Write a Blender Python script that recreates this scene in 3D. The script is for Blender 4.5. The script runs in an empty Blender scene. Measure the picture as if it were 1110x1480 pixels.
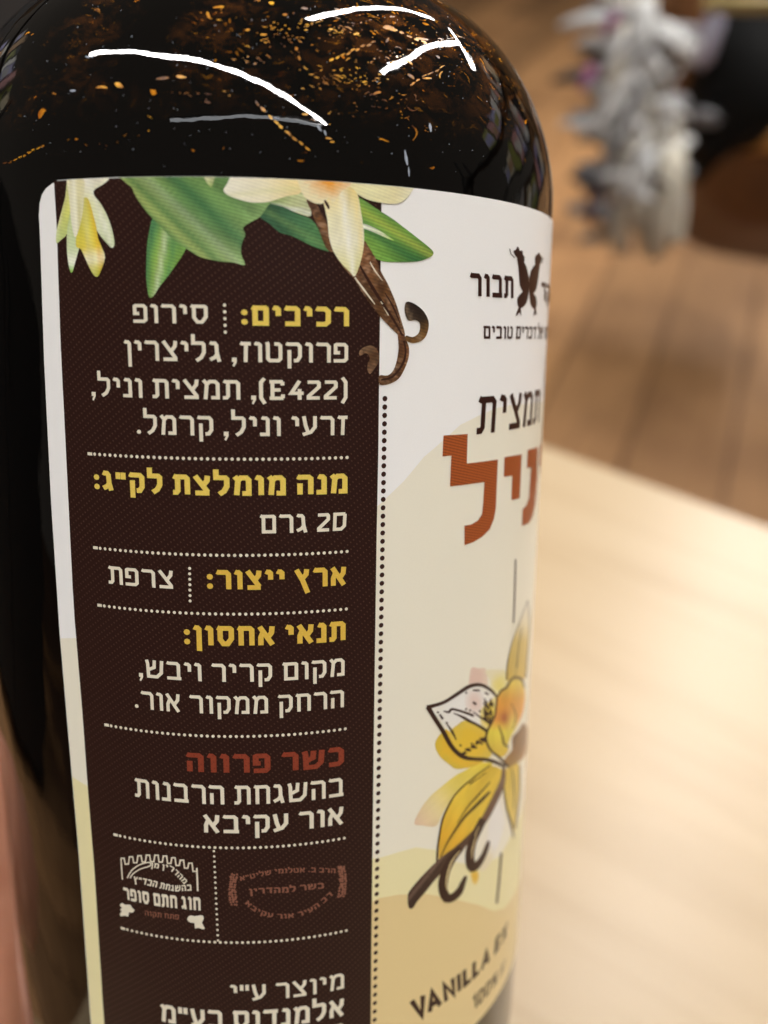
import bpy, bmesh, math, random, re
import numpy as np
from mathutils import Vector, Matrix
from mathutils.geometry import delaunay_2d_cdt
random.seed(7)
C = bpy.context.scene.collection
SC = bpy.context.scene

# ---------------------------------------------------------------- camera, world, exposure
F_PX = 1264.8                    # focal length in photograph pixels (1110 x 1480)
PITCH = math.radians(40)         # phone tipped this far down
CAM = np.array([0.0, 0.0, 1.0])
R = 0.036                        # radius of the bottle's body
DR = 3.2770                      # distance camera to bottle axis, in radii
cam_d = bpy.data.cameras.new('camera'); cam = bpy.data.objects.new('camera', cam_d); C.objects.link(cam)
cam.location = CAM; cam.rotation_euler = (math.pi/2-PITCH, 0, 0)
cam_d.sensor_fit = 'VERTICAL'; cam_d.sensor_height = 36; cam_d.sensor_width = 27
cam_d.lens = F_PX/1480*36; cam_d.clip_start = 0.005; cam_d.clip_end = 60
cam_d.dof.use_dof = True; cam_d.dof.focus_distance = 0.0855; cam_d.dof.aperture_fstop = cam_d.lens/2.2
cam_d.dof.aperture_blades = 0
SC.camera = cam
W = bpy.data.worlds.new("World"); SC.world = W; W.use_nodes = True
bg = W.node_tree.nodes['Background']; bg.inputs[0].default_value = (1.0, .86, .72, 1); bg.inputs[1].default_value = 0.065
SC.view_settings.view_transform = 'Standard'; SC.view_settings.look = 'None'
SC.view_settings.exposure = 0.14; SC.view_settings.gamma = 1.0
LAMP = 82.0

# bottle frame -> world (the bottle is held tipped back in the hand)
fw = np.array([0.12978836, 0.96999137, -0.20560088]); rr = np.array([0.99143929, -0.12993485, 0.01284818])
uu = np.array([0.0142521, 0.20550834, 0.97855158])
up = math.cos(PITCH)*uu - math.sin(PITCH)*fw
fh = np.cross(up, rr)
M3 = np.array([rr, fh, up])
ZB = -2.86*R                     # base of the bottle, below the eye-level ring
def to_world(P): return CAM + M3 @ (np.array(P, float) - np.array([0, -DR*R, 0]))
MT = Matrix([list(M3[i]) + [to_world((0, 0, ZB))[i]] for i in range(3)] + [[0, 0, 0, 1]])

def ray_b(x, y):
    d = fw*F_PX + rr*(x-555) - uu*(y-740); return d/np.linalg.norm(d)
def uv(x, y):
    """a point of the photographed print -> unrolled label coordinates in mm"""
    d = ray_b(x, y); a = d[0]**2+d[1]**2; b = -DR*d[1]; c = DR*DR-1; disc = max(b*b-a*c, 0)
    t = (-b-math.sqrt(disc))/a; P = np.array([0, -DR, 0]) + t*d
    return (math.atan2(P[0], -P[1])*36.0, P[2]*36.0)
def px_of(U, V):
    th = np.asarray(U)/36.0; P = np.stack([np.sin(th), -np.cos(th)+DR, np.asarray(V)/36.0], -1)
    w = P@fw; return 555+F_PX*(P@rr)/w, 740-F_PX*(P@uu)/w
cw, sw = math.cos(PITCH), math.sin(PITCH)
def at_z(x, y, z):
    """where the line of sight through a photo pixel meets height z"""
    d = np.array([x-555, F_PX*cw-(y-740)*sw, -F_PX*sw-(y-740)*cw]); t = (z-CAM[2])/d[2]
    return CAM + t*d
def at_d(x, y, dist):
    d = np.array([x-555, F_PX*cw-(y-740)*sw, -F_PX*sw-(y-740)*cw]); return CAM + d/np.linalg.norm(d)*dist

# ---------------------------------------------------------------- object helpers
def thing(name, label, cat, loc=(0, 0, 0), group=None, mat=None):
    o = bpy.data.objects.new(name, None); C.objects.link(o); o.empty_display_size = .02
    if mat is not None: o.matrix_world = mat
    else: o.location = loc
    o['label'] = label; o['category'] = cat
    if group: o['group'] = group
    return o
def tag(o, label=None, cat=None, group=None, kind=None):
    for k, v in (('label', label), ('category', cat), ('group', group), ('kind', kind)):
        if v: o[k] = v
    return o
def obj(name, me, mat=None, parent=None):
    o = bpy.data.objects.new(name, me); C.objects.link(o)
    if mat: me.materials.append(mat)
    if parent: o.parent = parent
    return o
def from_bm(name, bm, mat=None, parent=None, smooth=False):
    me = bpy.data.meshes.new(name); bm.to_mesh(me); bm.free()
    if smooth: me.shade_smooth()
    return obj(name, me, mat, parent)
def bm_box(bm, lo, hi, bev=0):
    v = [bm.verts.new((x, y, z)) for x in (lo[0], hi[0]) for y in (lo[1], hi[1]) for z in (lo[2], hi[2])]
    fs = [bm.faces.new([v[i] for i in q]) for q in ((0,1,3,2),(4,6,7,5),(0,4,5,1),(2,3,7,6),(0,2,6,4),(1,5,7,3))]
    if bev:
        es = set(e for f in fs for e in f.edges)
        bmesh.ops.bevel(bm, geom=list(es), offset=bev, segments=2, affect='EDGES')
def lathe(prof, n=128, z0=0):
    bm = bmesh.new(); rings = []
    for r, z in prof:
        if r < 1e-7: rings.append([bm.verts.new((0, 0, z-z0))]); continue
        rings.append([bm.verts.new((r*math.sin(2*math.pi*k/n), -r*math.cos(2*math.pi*k/n), z-z0)) for k in range(n)])
    for a, b in zip(rings, rings[1:]):
        for k in range(n):
            k2 = (k+1) % n
            if len(a) == 1 and len(b) == 1: continue
            if len(a) == 1: bm.faces.new((a[0], b[k2], b[k]))
            elif len(b) == 1: bm.faces.new((a[k], a[k2], b[0]))
            else: bm.faces.new((a[k], a[k2], b[k2], b[k]))
    bmesh.ops.recalc_face_normals(bm, faces=bm.faces)
    return bm

# ---------------------------------------------------------------- materials
class NT:
    def __init__(s, name):
        s.m = bpy.data.materials.new(name); s.m.use_nodes = True; s.t = s.m.node_tree; s.b = s.t.nodes['Principled BSDF']
    def n(s, typ, **kw):
        nd = s.t.nodes.new(typ)
        for k, v in kw.items():
            if k.startswith('i_'): nd.inputs[k[2:].replace('_', ' ')].default_value = v
            else: setattr(nd, k, v)
        return nd
    def l(s, a, b): s.t.links.new(a, b)
    def math(s, op, a, b=None, c=None):
        nd = s.n('ShaderNodeMath', operation=op)
        for i, v in enumerate((a, b, c)):
            if v is None: continue
            if isinstance(v, (int, float)): nd.inputs[i].default_value = v
            else: s.l(v, nd.inputs[i])
        return nd.outputs[0]
    def mix(s, f, a, b, blend='MIX'):
        nd = s.n('ShaderNodeMix', data_type='RGBA', blend_type=blend)
        for i, v in ((0, f), (6, a), (7, b)):
            if isinstance(v, (int, float)): nd.inputs[i].default_value = v
            elif isinstance(v, tuple): nd.inputs[i].default_value = (*v, 1)[:4]
            else: s.l(v, nd.inputs[i])
        return nd.outputs[2]
    def ramp(s, f, stops):
        nd = s.n('ShaderNodeValToRGB'); e = nd.color_ramp.elements
        while len(e) < len(stops): e.new(.5)
        for k, (p, c) in enumerate(stops): e[k].position = p; e[k].color = (*c, 1) if isinstance(c, tuple) else (c, c, c, 1)
        s.l(f, nd.inputs[0]); return nd.outputs[0]
    def noise(s, vec, scale, detail=3, rough=.5, dist=0):
        nd = s.n('ShaderNodeTexNoise'); nd.inputs['Scale'].default_value = scale; nd.inputs['Detail'].default_value = detail
        nd.inputs['Roughness'].default_value = rough; nd.inputs['Distortion'].default_value = dist; s.l(vec, nd.inputs[0]); return nd.outputs[0]
    def bump(s, h, strength, dist):
        nd = s.n('ShaderNodeBump'); nd.inputs['Strength'].default_value = strength; nd.inputs['Distance'].default_value = dist
        s.l(h, nd.inputs['Height']); s.l(nd.outputs[0], s.b.inputs['Normal'])
    def set(s, **kw):
        for k, v in kw.items():
            inp = s.b.inputs[k.replace('_', ' ')]
            if isinstance(v, tuple): inp.default_value = (*v, 1)[:len(inp.default_value)]
            elif isinstance(v, (int, float)): inp.default_value = v
            else: s.l(v, inp)
        return s.m
def scaled(m, vec, sc):
    nd = m.n('ShaderNodeMapping'); nd.inputs['Scale'].default_value = sc; m.l(vec, nd.inputs[0]); return nd.outputs[0]

def screen(m, fx, fy, ang, kind='dots'):
    """print screen in unrolled label millimetres: 0..1"""
    uvn = m.n('ShaderNodeUVMap', uv_map='label_mm').outputs[0]
    mp = m.n('ShaderNodeMapping'); mp.inputs['Rotation'].default_value = (0, 0, math.radians(ang)); m.l(uvn, mp.inputs[0])
    sp = m.n('ShaderNodeSeparateXYZ'); m.l(mp.outputs[0], sp.inputs[0])
    sx = m.math('SINE', m.math('MULTIPLY', sp.outputs[0], 2*math.pi*fx)); sy = m.math('SINE', m.math('MULTIPLY', sp.outputs[1], 2*math.pi*fy))
    if kind == 'dots':
        ax = m.math('MULTIPLY_ADD', sx, .5, .5); ay = m.math('MULTIPLY_ADD', sy, .5, .5); return m.math('MULTIPLY', ax, ay), uvn
    return m.math('MULTIPLY_ADD', m.math('ADD', sy, m.math('MULTIPLY', sx, .18)), .42, .5), uvn
PRINT = {}
def print_mat(name, col, rough=.32, dots=0.0, dcol=None, lines=0.0, grain=.06, spec=.42):
    """ink on label paper"""
    m = NT(name)
    if col == 'attr': base = m.n('ShaderNodeVertexColor', layer_name='ink').outputs[0]
    else: base = m.n('ShaderNodeRGB').outputs[0]; base.node.outputs[0].default_value = (*col, 1)
    s, uvn = screen(m, 2.6, 1.75, -38)
    c = base
    if dots: c = m.mix(m.math('MULTIPLY', m.ramp(s, [(.62, 0.0), (.95, 1.0)]), dots), c, dcol)
    if lines:
        s2, _ = screen(m, 1.9, 3.4, 14, 'lines')
        c = m.mix(lines, c, m.mix(1.0, c, m.ramp(s2, [(.2, (.42, .42, .45)), (.8, (1.35, 1.35, 1.3))]), 'MULTIPLY'))
    g = m.noise(scaled(m, uvn, (1, 1, 1)), 6.0, 4, .65)
    c = m.mix(1.0, c, m.ramp(g, [(.25, 1-grain), (.75, 1+grain)]), 'MULTIPLY')
    m.bump(m.noise(uvn, 3.0, 3, .6), .12, .00003)
    return m.set(Base_Color=c, Roughness=rough, IOR=1.45, Specular_IOR_Level=spec)
M_white = print_mat('label_paper', (.86, .86, .86), grain=.02)
M_cream = print_mat('cream_ink', (.82, .785, .66), grain=.02)
M_yellow = print_mat('pale_yellow_ink', (.80, .735, .43), grain=.03)
M_tan = print_mat('tan_ink', (.74, .585, .30), grain=.03)
M_panel = print_mat('dark_brown_ink', (.024, .0088, .0066), rough=.36, dots=.30, dcol=(.22, .12, .085), grain=.2, spec=.22)
M_dark = print_mat('brown_ink', (.036, .013, .009), grain=.25, spec=.3)
M_text = print_mat('ivory_ink', (.74, .69, .56), grain=.05)
M_gold = print_mat('gold_ink', (.74, .56, .11), dots=.25, dcol=(.95, .75, .3), grain=.08)
M_gold2 = print_mat('amber_ink', (.68, .45, .07), dots=.25, dcol=(.9, .65, .2), grain=.08)
M_red = print_mat('rust_ink', (.24, .045, .022), dots=.5, dcol=(.06, .012, .01), grain=.2)
M_orange = print_mat('burnt_orange_ink', (.36, .085, .022), dots=0, lines=.55, grain=.08)
M_seal = print_mat('dull_rose_ink', (.24, .10, .065), dots=.5, dcol=(.05, .015, .01), grain=.4)
M_art = print_mat('artwork_ink', 'attr', lines=.34, grain=.05)
M_petal = print_mat('petal_ink', 'attr', lines=.12, grain=.05)
M_wash = print_mat('watercolour_ink', 'attr', grain=.06)

# ---------------------------------------------------------------- print geometry (wrapped on the bottle)
DU = 0.75
def tris(p):
    """a quad of a stroke becomes two triangles, so that a folded corner never turns into a bow tie"""
    if len(p) == 4: return [[p[0], p[1], p[2]], [p[0], p[2], p[3]]]
    return [p]
def cdt(polys, du=DU, dv=None):
    """union of overlapping polygons, cut by the common grid lines so that all layers share facets"""
    V, Ed, Fa = [], [], []
    jr = random.Random(len(polys))
    for p in [q for r in polys for q in tris(r)]:
        p = [(x+jr.uniform(-1, 1)*2e-4, y+jr.uniform(-1, 1)*2e-4) for x, y in p]
        a = sum(p[i][0]*p[(i+1) % len(p)][1]-p[(i+1) % len(p)][0]*p[i][1] for i in range(len(p)))
        if abs(a) < 1e-5: continue
        if a < 0: p = p[::-1]
        s = len(V); V += [Vector(q) for q in p]; Fa.append(list(range(s, s+len(p))))
    xs = [v.x for v in V]; ys = [v.y for v in V]; x0, x1, y0, y1 = min(xs)-.01, max(xs)+.01, min(ys)-.01, max(ys)+.01
    for k in range(math.ceil(x0/du), math.floor(x1/du)+1):
        V += [Vector((k*du, y0)), Vector((k*du, y1))]; Ed.append((len(V)-2, len(V)-1))
    if dv:
        for k in range(math.ceil(y0/dv), math.floor(y1/dv)+1):
            V += [Vector((x0, k*dv)), Vector((x1, k*dv))]; Ed.append((len(V)-2, len(V)-1))
    vo, eo, fo, ov, oe, of = delaunay_2d_cdt(V, Ed, Fa, 0, 1e-6)
    # a triangle is ink when its centre lies inside one of the outlines
    cx = np.array([sum(vo[i].x for i in f)/len(f) for f in fo]); cy = np.array([sum(vo[i].y for i in f)/len(f) for f in fo])
    ins = np.zeros(len(fo), bool)
    for F in Fa:
        px = np.array([V[i].x for i in F]); py = np.array([V[i].y for i in F])
        m = np.where((cx > px.min()) & (cx < px.max()) & (cy > py.min()) & (cy < py.max()) & ~ins)[0]
        if not len(m): continue
        c = np.zeros(len(m), bool); X, Y = cx[m], cy[m]
        for i in range(len(F)):
            x1_, y1_, x2_, y2_ = px[i-1], py[i-1], px[i], py[i]
            if y1_ == y2_: continue
            k = ((y1_ > Y) != (y2_ > Y)) & (X < (x2_-x1_)*(Y-y1_)/(y2_-y1_)+x1_); c ^= k
        ins[m] |= c
    return vo, [f for f, q in zip(fo, ins) if q]
def layer(name, polys, off, mat, parent, painter=None, du=DU, dv=None, label=None, raw=False):
    """polys in unrolled mm -> a skin of ink 'off' mm above the glass"""
    vo, fo = cdt(polys, du, dv)
    used = sorted({i for f in fo for i in f}); ix = {i: k for k, i in enumerate(used)}
    U = np.array([vo[i].x for i in used]); Vv = np.array([vo[i].y for i in used])
    if off > .10: off = .10+(off-.10)*.4       # films of ink, a few hundredths of a millimetre at most
    rad = (36+off)/1000; th = U/36
    co = np.stack([rad*np.sin(th), -rad*np.cos(th), Vv/1000-ZB], -1)
    me = bpy.data.meshes.new(name); me.from_pydata(co.tolist(), [], [[ix[i] for i in f] for f in fo]); me.update()
    lay = me.uv_layers.new(name='label_mm'); li = np.empty(len(me.loops), int); me.loops.foreach_get('vertex_index', li)
    lay.data.foreach_set('uv', np.stack([U[li], Vv[li]], -1).ravel().astype(np.float32))
    if painter:
        X, Y = px_of(U, Vv); col = painter(X, Y)
        if name == 'leaf': col = (col*.85+col.mean(1, keepdims=True)*.15)*.88
        a = me.color_attributes.new('ink', 'FLOAT_COLOR', 'POINT')
        a.data.foreach_set('color', np.concatenate([np.clip(col, 0.004, .9), np.ones((len(U), 1))], 1).ravel().astype(np.float32))
    me.shade_smooth()
    me.normals_split_custom_set_from_vertices(np.stack([np.sin(th), -np.cos(th), 0*th], -1).tolist())
    o = obj(name, me, mat, parent)
    if label: o['label'] = label
    return o
def P2(pts, ox=0, oy=0, s=1.0): return [(ox+x*s, oy+y*s) for x, y in pts]
def smooth(pts, n=4, closed=True):
    out = []; N = len(pts); rng = range(N if closed else N-1)
    for i in rng:
        g = (lambda j: pts[j % N]) if closed else (lambda j: pts[min(max(j, 0), N-1)])
        p0, p1, p2, p3 = map(np.array, (g(i-1), g(i), g(i+1), g(i+2)))
        for k in range(n):
            t = k/n; out.append(tuple(.5*((2*p1)+(-p0+p2)*t+(2*p0-5*p1+4*p2-p3)*t*t+(-p0+3*p1-3*p2+p3)*t**3)))
    if not closed: out.append(tuple(pts[-1]))
    return out
def U_(pts): return [uv(*p) for p in pts]
def stroke(pts, w):
    """quads with mitred joints along a polyline; w one width or one per point"""
    n = len(pts); w = [w]*n if isinstance(w, (int, float)) else list(np.interp(np.linspace(0, 1, n), np.linspace(0, 1, len(w)), w))
    P = [np.array(p, float) for p in pts]; L = []; Rr = []
    for i in range(n):
        d0 = P[i]-P[i-1] if i else P[1]-P[0]; d1 = P[i+1]-P[i] if i < n-1 else P[i]-P[i-1]
        d0 = d0/(np.linalg.norm(d0)+1e-9); d1 = d1/(np.linalg.norm(d1)+1e-9)
        t = d0+d1; t = t/(np.linalg.norm(t)+1e-9); nr = np.array([-t[1], t[0]])
        c = max(abs(nr@np.array([-d0[1], d0[0]])), .5); o = nr*w[i]/2/c
        L.append(tuple(P[i]+o)); Rr.append(tuple(P[i]-o))
    return [[L[i], L[i+1], Rr[i+1], Rr[i]] for i in range(n-1)]
def disc(x, y, r, n=10, ry=None): return [(x+r*math.cos(2*math.pi*k/n), y+(ry or r)*math.sin(2*math.pi*k/n)) for k in range(n)]

# letters: strokes on a grid whose letter height is 10
G = {
'א': [[(.6,9.9),(6.6,.1)], [(6.5,10),(6.2,6.6),(4.5,4.2)], [(2.2,7.0),(1.1,4.2),(1.1,0)]],
'ב': [[(.3,9.5),(1.2,9.1),(5.2,9.1),(6.1,8.2),(6.1,.9)], [(.3,.9),(7.4,.9)]],
'ג': [[(.5,9.5),(1.3,9.1),(2.7,9.1),(3.4,8.2),(3.6,4.2),(4.6,0)], [(3.7,3.8),(2.6,2.2),(.4,1)]],
'ד': [[(.2,9.5),(1.1,9.1),(7.2,9.1)], [(5.4,9.1),(5.4,0)]],
'ה': [[(.3,9.5),(1.2,9.1),(5.6,9.1),(6.5,8.2),(6.5,0)], [(1.5,5.9),(1.5,0)]],
'ו': [[(.3,9.5),(1.1,9.1),(2.0,9.1),(2.7,8.4),(2.7,0)]],
'ז': [[(.2,9.5),(1.0,9.1),(4.8,9.1)], [(2.7,9.1),(2.4,0)]],
'ח': [[(.2,9.5),(1,9.1),(5.8,9.1),(6.7,8.2),(6.7,0)], [(1.6,9.1),(1.6,0)]],
'ט': [[(.9,10),(1.3,8.8),(1.3,1.8),(2.2,.9),(6,.9),(6.9,1.8),(6.9,8.2),(6,9.1),(4.2,9.1)]],
'י': [[(.3,9.5),(1.1,9.1),(2.0,9.1),(2.7,8.4),(2.7,5)]],
'כ': [[(.5,9.5),(1.3,9.1),(4.8,9.1),(6.2,7.8),(6.2,2.2),(4.8,.9),(.5,.9)]],
'ל': [[(.9,13.4),(.9,9.1),(5,9.1),(5.7,8.4),(5.7,4.6),(4.4,2),(2.2,.4)]],
'ם': [[(.2,9.5),(1,9.1),(6.3,9.1),(6.7,8.7),(6.7,.9),(1.6,.9),(1.6,9.1)]],
'מ': [[(.4,9.8),(1.9,7.9),(1.2,0)], [(1.9,7.6),(3.2,9.1),(5.6,9.1),(6.7,7.9),(6.7,.9),(3.7,.9)]],
'נ': [[(1.2,9.5),(2,9.1),(3.2,9.1),(3.9,8.3),(3.9,.9),(.3,.9)]],
'ן': [[(.3,9.5),(1.1,9.1),(2.0,9.1),(2.7,8.4),(2.7,-3.2)]],
'ס': [[(.2,9.5),(1,9.1),(6.2,9.1),(6.8,8.5),(6.8,3.6),(5,.9),(3,.9),(1.5,3.2),(1.5,9.1)]],
'0': [[(6.8,9.1),(1.6,9.1),(1.3,.9),(4.6,.9),(6.3,2.6),(6.6,9.1)]],
'ע': [[(.9,10),(1.8,5),(2.8,2.0)], [(6.1,10),(6.1,4.5),(4.2,1.9),(.4,.6)]],
'פ': [[(3.6,5.0),(1.5,5.0),(1.5,8.8),(2,9.1),(5.7,9.1),(6.6,8.1),(6.6,1.8),(5.7,.9),(.6,.9)]],
'ץ': [[(.5,9.9),(3.4,4.4),(6.1,-3)], [(5.6,10),(5.3,7.2),(3.8,5.4)]],
'צ': [[(.5,9.9),(6.2,1.4)], [(.4,.9),(6.9,.9)], [(6.2,10),(5.9,7.4),(4.3,5.2)]],
'ק': [[(.2,9.5),(1,9.1),(5.4,9.1),(6.4,8),(6.4,3),(5.2,1),(3.6,.9)], [(1.6,6.2),(1.6,-3)]],
'ר': [[(.2,9.5),(1,9.1),(4.9,9.1),(5.9,8),(5.9,0)]],
'ש': [[(.8,10),(1.3,8),(1.6,.9),(6,.9),(8.2,3.2),(8.6,10)], [(4.9,10),(4.6,6),(1.7,4.6)]],
'ת': [[(.6,9.5),(1.4,9.1),(6.1,9.1),(7,8.2),(7,0)], [(2.5,9.1),(2.5,1.8),(1.8,.9),(.2,.9)]],
'2': [[(.5,9.1),(5.2,9.1),(5.6,8.6),(5.6,6.6),(.9,1.8),(.9,.9),(6,.9)]],
'4': [[(4.6,9.8),(.9,3.4),(6.4,3.4)], [(4.6,5.6),(4.6,0)]],
'1': [[(.4,7.6),(2.4,9.6),(2.4,0)]],
'%': [[(6.4,10),(1.4,0)], [(.9,9.1),(2.6,9.1),(2.6,6.4),(.9,6.4),(.9,9.1)], [(5.2,3.6),(6.9,3.6),(6.9,.9),(5.2,.9),(5.2,3.6)]],
'E': [[(1.6,10),(1.6,0)], [(.3,9.3),(6.2,9.3)], [(1.6,5.1),(5.2,5.1)], [(.3,.8),(6.4,.8)], [(6.0,9.3),(6.0,7.4)], [(6.2,.8),(6.2,2.8)]],
'V': [[(.6,10),(3.6,.6),(6.6,10)]], 'A': [[(.4,0),(3.7,9.4),(7,0)], [(1.6,3.1),(5.8,3.1)]],
'N': [[(.9,0),(.9,9.6),(6.3,.4),(6.3,10)]], 'I': [[(.9,0),(.9,10)]], 'L': [[(.9,10),(.9,.9),(5.6,.9)]],
'X': [[(.4,10),(6,0)], [(6,10),(.4,0)]],
'(': [[(2.6,11),(1,9),(1,1),(2.6,-2)]], ')': [[(.4,11.4),(2,9),(2,1),(.4,-2)]],
'״': [[(.9,10),(.9,6.4)], [(3.6,10),(3.6,6.4)]],
}
def text_polys(s, w):
    if re.search('[\u0590-\u05ff]', s):          # right-to-left: lay the letters out in visual order, numbers stay left-to-right
        s = re.sub('[0-9A-Z]+', lambda m: m.group(0)[::-1], s[::-1]).translate(str.maketrans('()', ')('))
    out = []; x = 0
    for ch in s:
        if ch == ' ': x += 3.4; continue
        if ch in ',.:':
            r = w*.62; ps = [disc(0, r, r, 8)] if ch != ',' else [[(-r, 2*r), (r, 2*r), (r, 0), (-.1*r, -2.2*r), (-.8*r, -1.8*r), (-r*.2, 0), (-r, 0)]]
            if ch == ':': ps.append(disc(0, 8.2-r, r, 8))
        else:
            ps = []
            for st in G[ch]: ps += stroke(st, w)
        if ch == 'A' and out and prev_ == 'V': x -= 2.2
        prev_ = ch
        x0 = min(p[0] for q in ps for p in q); x1 = max(p[0] for q in ps for p in q)
        out += [[(p[0]-x0+x, p[1]) for p in q] for q in ps]; x += x1-x0+1.35
    return out, x-1.35
def put_text(name, s, quad, w, mat, off=.20, total=None, label=None, dark=None):
    """quad: photo corners top-left, top-right, bottom-left, bottom-right of the letter band"""
    ps, wd = text_polys(s, w); q = [np.array(uv(*c)) for c in quad]
    if total: q[1] = q[0]+np.array([total, 0]); q[3] = q[2]+np.array([total, 0])
    def f(p):
        a, b = p[0]/wd, p[1]/10; top = q[0]*(1-a)+q[1]*a; bot = q[2]*(1-a)+q[3]*a; return tuple(bot*(1-b)+top*b)
    return layer(name, [[f(p) for p in poly] for poly in ps], off, mat, LBL, label=label)
def line_text(s, xl, xr, yt, yb, w, mat, **k):
    """a horizontal line whose right end is at photo x xr between yt and yb, left end at x xl"""
    ur, vt = uv(xr, yt); _, vb = uv(xr, yb); ul = None
    lo, hi = -24.0, ur                                     # find u on the same ring at photo x = xl
    for _ in range(40):
        mid = (lo+hi)/2
        if float(px_of(mid, vb)[0]) < xl: lo = mid
        else: hi = mid
    ul = lo; ps, wd = text_polys(s, w)
    polys = [[(ul+(ur-ul)*p[0]/wd, vb+(vt-vb)*p[1]/10) for p in q] for q in ps]
    return layer('lettering', polys, .20, mat, LBL, **k)
def ring_u(xpx, v, lo=-24.0, hi=40.0):
    for _ in range(40):
        mid = (lo+hi)/2
        if float(px_of(mid, v)[0]) < xpx: lo = mid
        else: hi = mid
    return lo

# ================================================================ LAMPS (ceiling tubes; they show as the streaks on the shoulder)
emit = NT('lamp_diffuser'); emit.set(Base_Color=(.9, .9, .9), Emission_Color=(1.0, .97, .935), Emission_Strength=LAMP)
housing = NT('lamp_housing').set(Base_Color=(.05, .05, .05), Roughness=.5)
BC = to_world((0, -R, .55*R)); HL = 1.75
emit2 = NT('phone_edge_glow'); emit2.set(Base_Color=(.8, .8, .8), Emission_Color=(.9, .95, 1.0), Emission_Strength=2.2)
def lamp(ax, ay, bx, by, wdt, label, z=None, group='linear ceiling lamps', em=None):
    h = HL if z is None else z; A = Vector((BC[0]+ax*h, BC[1]+ay*h, BC[2]+h)); B = Vector((BC[0]+bx*h, BC[1]+by*h, BC[2]+h))
    d = B-A; L = d.length; ang = math.atan2(d.y, d.x)
    t = thing('ceiling_lamp', label, 'lamp', (A+B)/2, group); t.rotation_euler = (0, 0, ang)
    bm = bmesh.new(); bm_box(bm, (-L/2-.01, -wdt/2-.008, .004), (L/2+.01, wdt/2+.008, .06), .004); from_bm('housing', bm, housing, t)
    bm = bmesh.new(); bm_box(bm, (-L/2, -wdt/2, -.012), (L/2, wdt/2, .003)); from_bm('diffuser', bm, (em or emit).m, t)
    return t
lamp(-.93, .245, .60, -.61, .055, 'long white linear lamp overhead, its streak crossing the left of the bottle shoulder')
lamp(.27, .33, 1.0, 1.82, .058, 'long white linear lamp behind the bottle, making the topmost streak on the glass')
lamp(.74, .10, 1.47, 2.02, .060, 'long white linear lamp to the right, making the streak with a cross tick')
lamp(1.25, 2.08, 1.85, 1.80, .11, 'short white cross lamp at the far end of the right-hand lamp')

lamp(-.50, -.66, .56, -.64, .06, 'added dim glowing strip, stands in for the phone edge as a faint line under the main streak', em=emit2)  # added glow in place of the phone's lit edge mirrored in the shoulder
# ================================================================ TABLE AND FLOOR
TZ = 0.75
def wood(name, c1, c2, c3, sc=1.0, rough=.4, coat=0.0):
    m = NT(name); tc = m.n('ShaderNodeTexCoord').outputs['Object']
    a = m.noise(scaled(m, tc, (3*sc, 38*sc, 10)), 1.6, 6, .62, .6); b = m.noise(scaled(m, tc, (1.2*sc, 7*sc, 3)), 1.4, 3, .5, .8)
    oi = m.n('ShaderNodeObjectInfo').outputs['Random']
    c = m.mix(m.ramp(b, [(.3, 0.0), (.7, 1.0)]), c1, c2); c = m.mix(m.ramp(a, [(.48, 0.0), (.72, .75)]), c, c3)
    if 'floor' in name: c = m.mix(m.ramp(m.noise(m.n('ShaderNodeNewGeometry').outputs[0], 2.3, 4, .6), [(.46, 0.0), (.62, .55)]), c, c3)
    c = m.mix(1.0, c, m.ramp(oi, [(0, .62), (1, 1.22)]), 'MULTIPLY')
    m.bump(a, .15, .001); return m.set(Base_Color=c, Roughness=rough, Coat_Weight=coat, Coat_Roughness=.25)
M_table = wood('pale_wood', (.47, .345, .205), (.51, .385, .24), (.41, .29, .16), 1.0, .32)
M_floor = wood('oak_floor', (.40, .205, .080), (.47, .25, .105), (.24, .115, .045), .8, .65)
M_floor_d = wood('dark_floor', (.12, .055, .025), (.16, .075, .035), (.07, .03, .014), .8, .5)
M_leg = NT('black_steel').set(Base_Color=(.03, .03, .032), Roughness=.45, Metallic=.6)
A = at_z(785, 640, TZ); B = at_z(1110, 757, TZ); e = (B-A)[:2]; e /= np.linalg.norm(e); n_ = np.array([-e[1], e[0]])
tm = A[:2]+e*.10                                            # middle of the far edge
t = thing('table', 'pale wooden table top, brightly lit, under and behind the bottle', 'table', (tm[0], tm[1], 0)); t.rotation_euler = (0, 0, math.atan2(e[1], e[0]))
bm = bmesh.new(); bm_box(bm, (-.13, -.85, TZ-.028), (1.25, 0, TZ), .0025); from_bm('table_top', bm, M_table, t)
for x, y in ((-.09, -.8), (1.2, -.8), (-.09, -.05), (1.2, -.05)):
    bm = bmesh.new(); bm_box(bm, (x-.02, y-.02, .002), (x+.02, y+.02, TZ-.028), .002); from_bm('leg', bm, M_leg, t)
# floor: subfloor sheet + planks running away to the upper right
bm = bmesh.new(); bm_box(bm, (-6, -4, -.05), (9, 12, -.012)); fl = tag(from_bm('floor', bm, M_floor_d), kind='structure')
p1 = at_z(905, 640, 0); p2 = at_z(1000, 350, 0); ang = math.atan2(p2[1]-p1[1], p2[0]-p1[0]); ca, sa = math.cos(ang), math.sin(ang)
PWD = .19; plank = {}
for (L, key) in ((2.2, 'a'), (1.7, 'b'), (2.6, 'c')):
    bm = bmesh.new(); bm_box(bm, (0, 0, -.012), (L-.004, PWD-.007, 0), .003)
    me = bpy.data.meshes.new('plank'); bm.to_mesh(me); bm.free(); plank[key] = (L, me)
NR = 26
for r_ in range(-10, 16):
    s = -2.5-random.random()*1.6
    while s < 7.5:
        L, me = plank[random.choice('abc')]
        o = bpy.data.objects.new('plank', me); C.objects.link(o); o.parent = fl
        off = r_*PWD
        o.location = (p1[0]+ca*s-sa*off, p1[1]+sa*s+ca*off, 0); o.rotation_euler = (0, 0, ang)
        s += L
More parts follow.
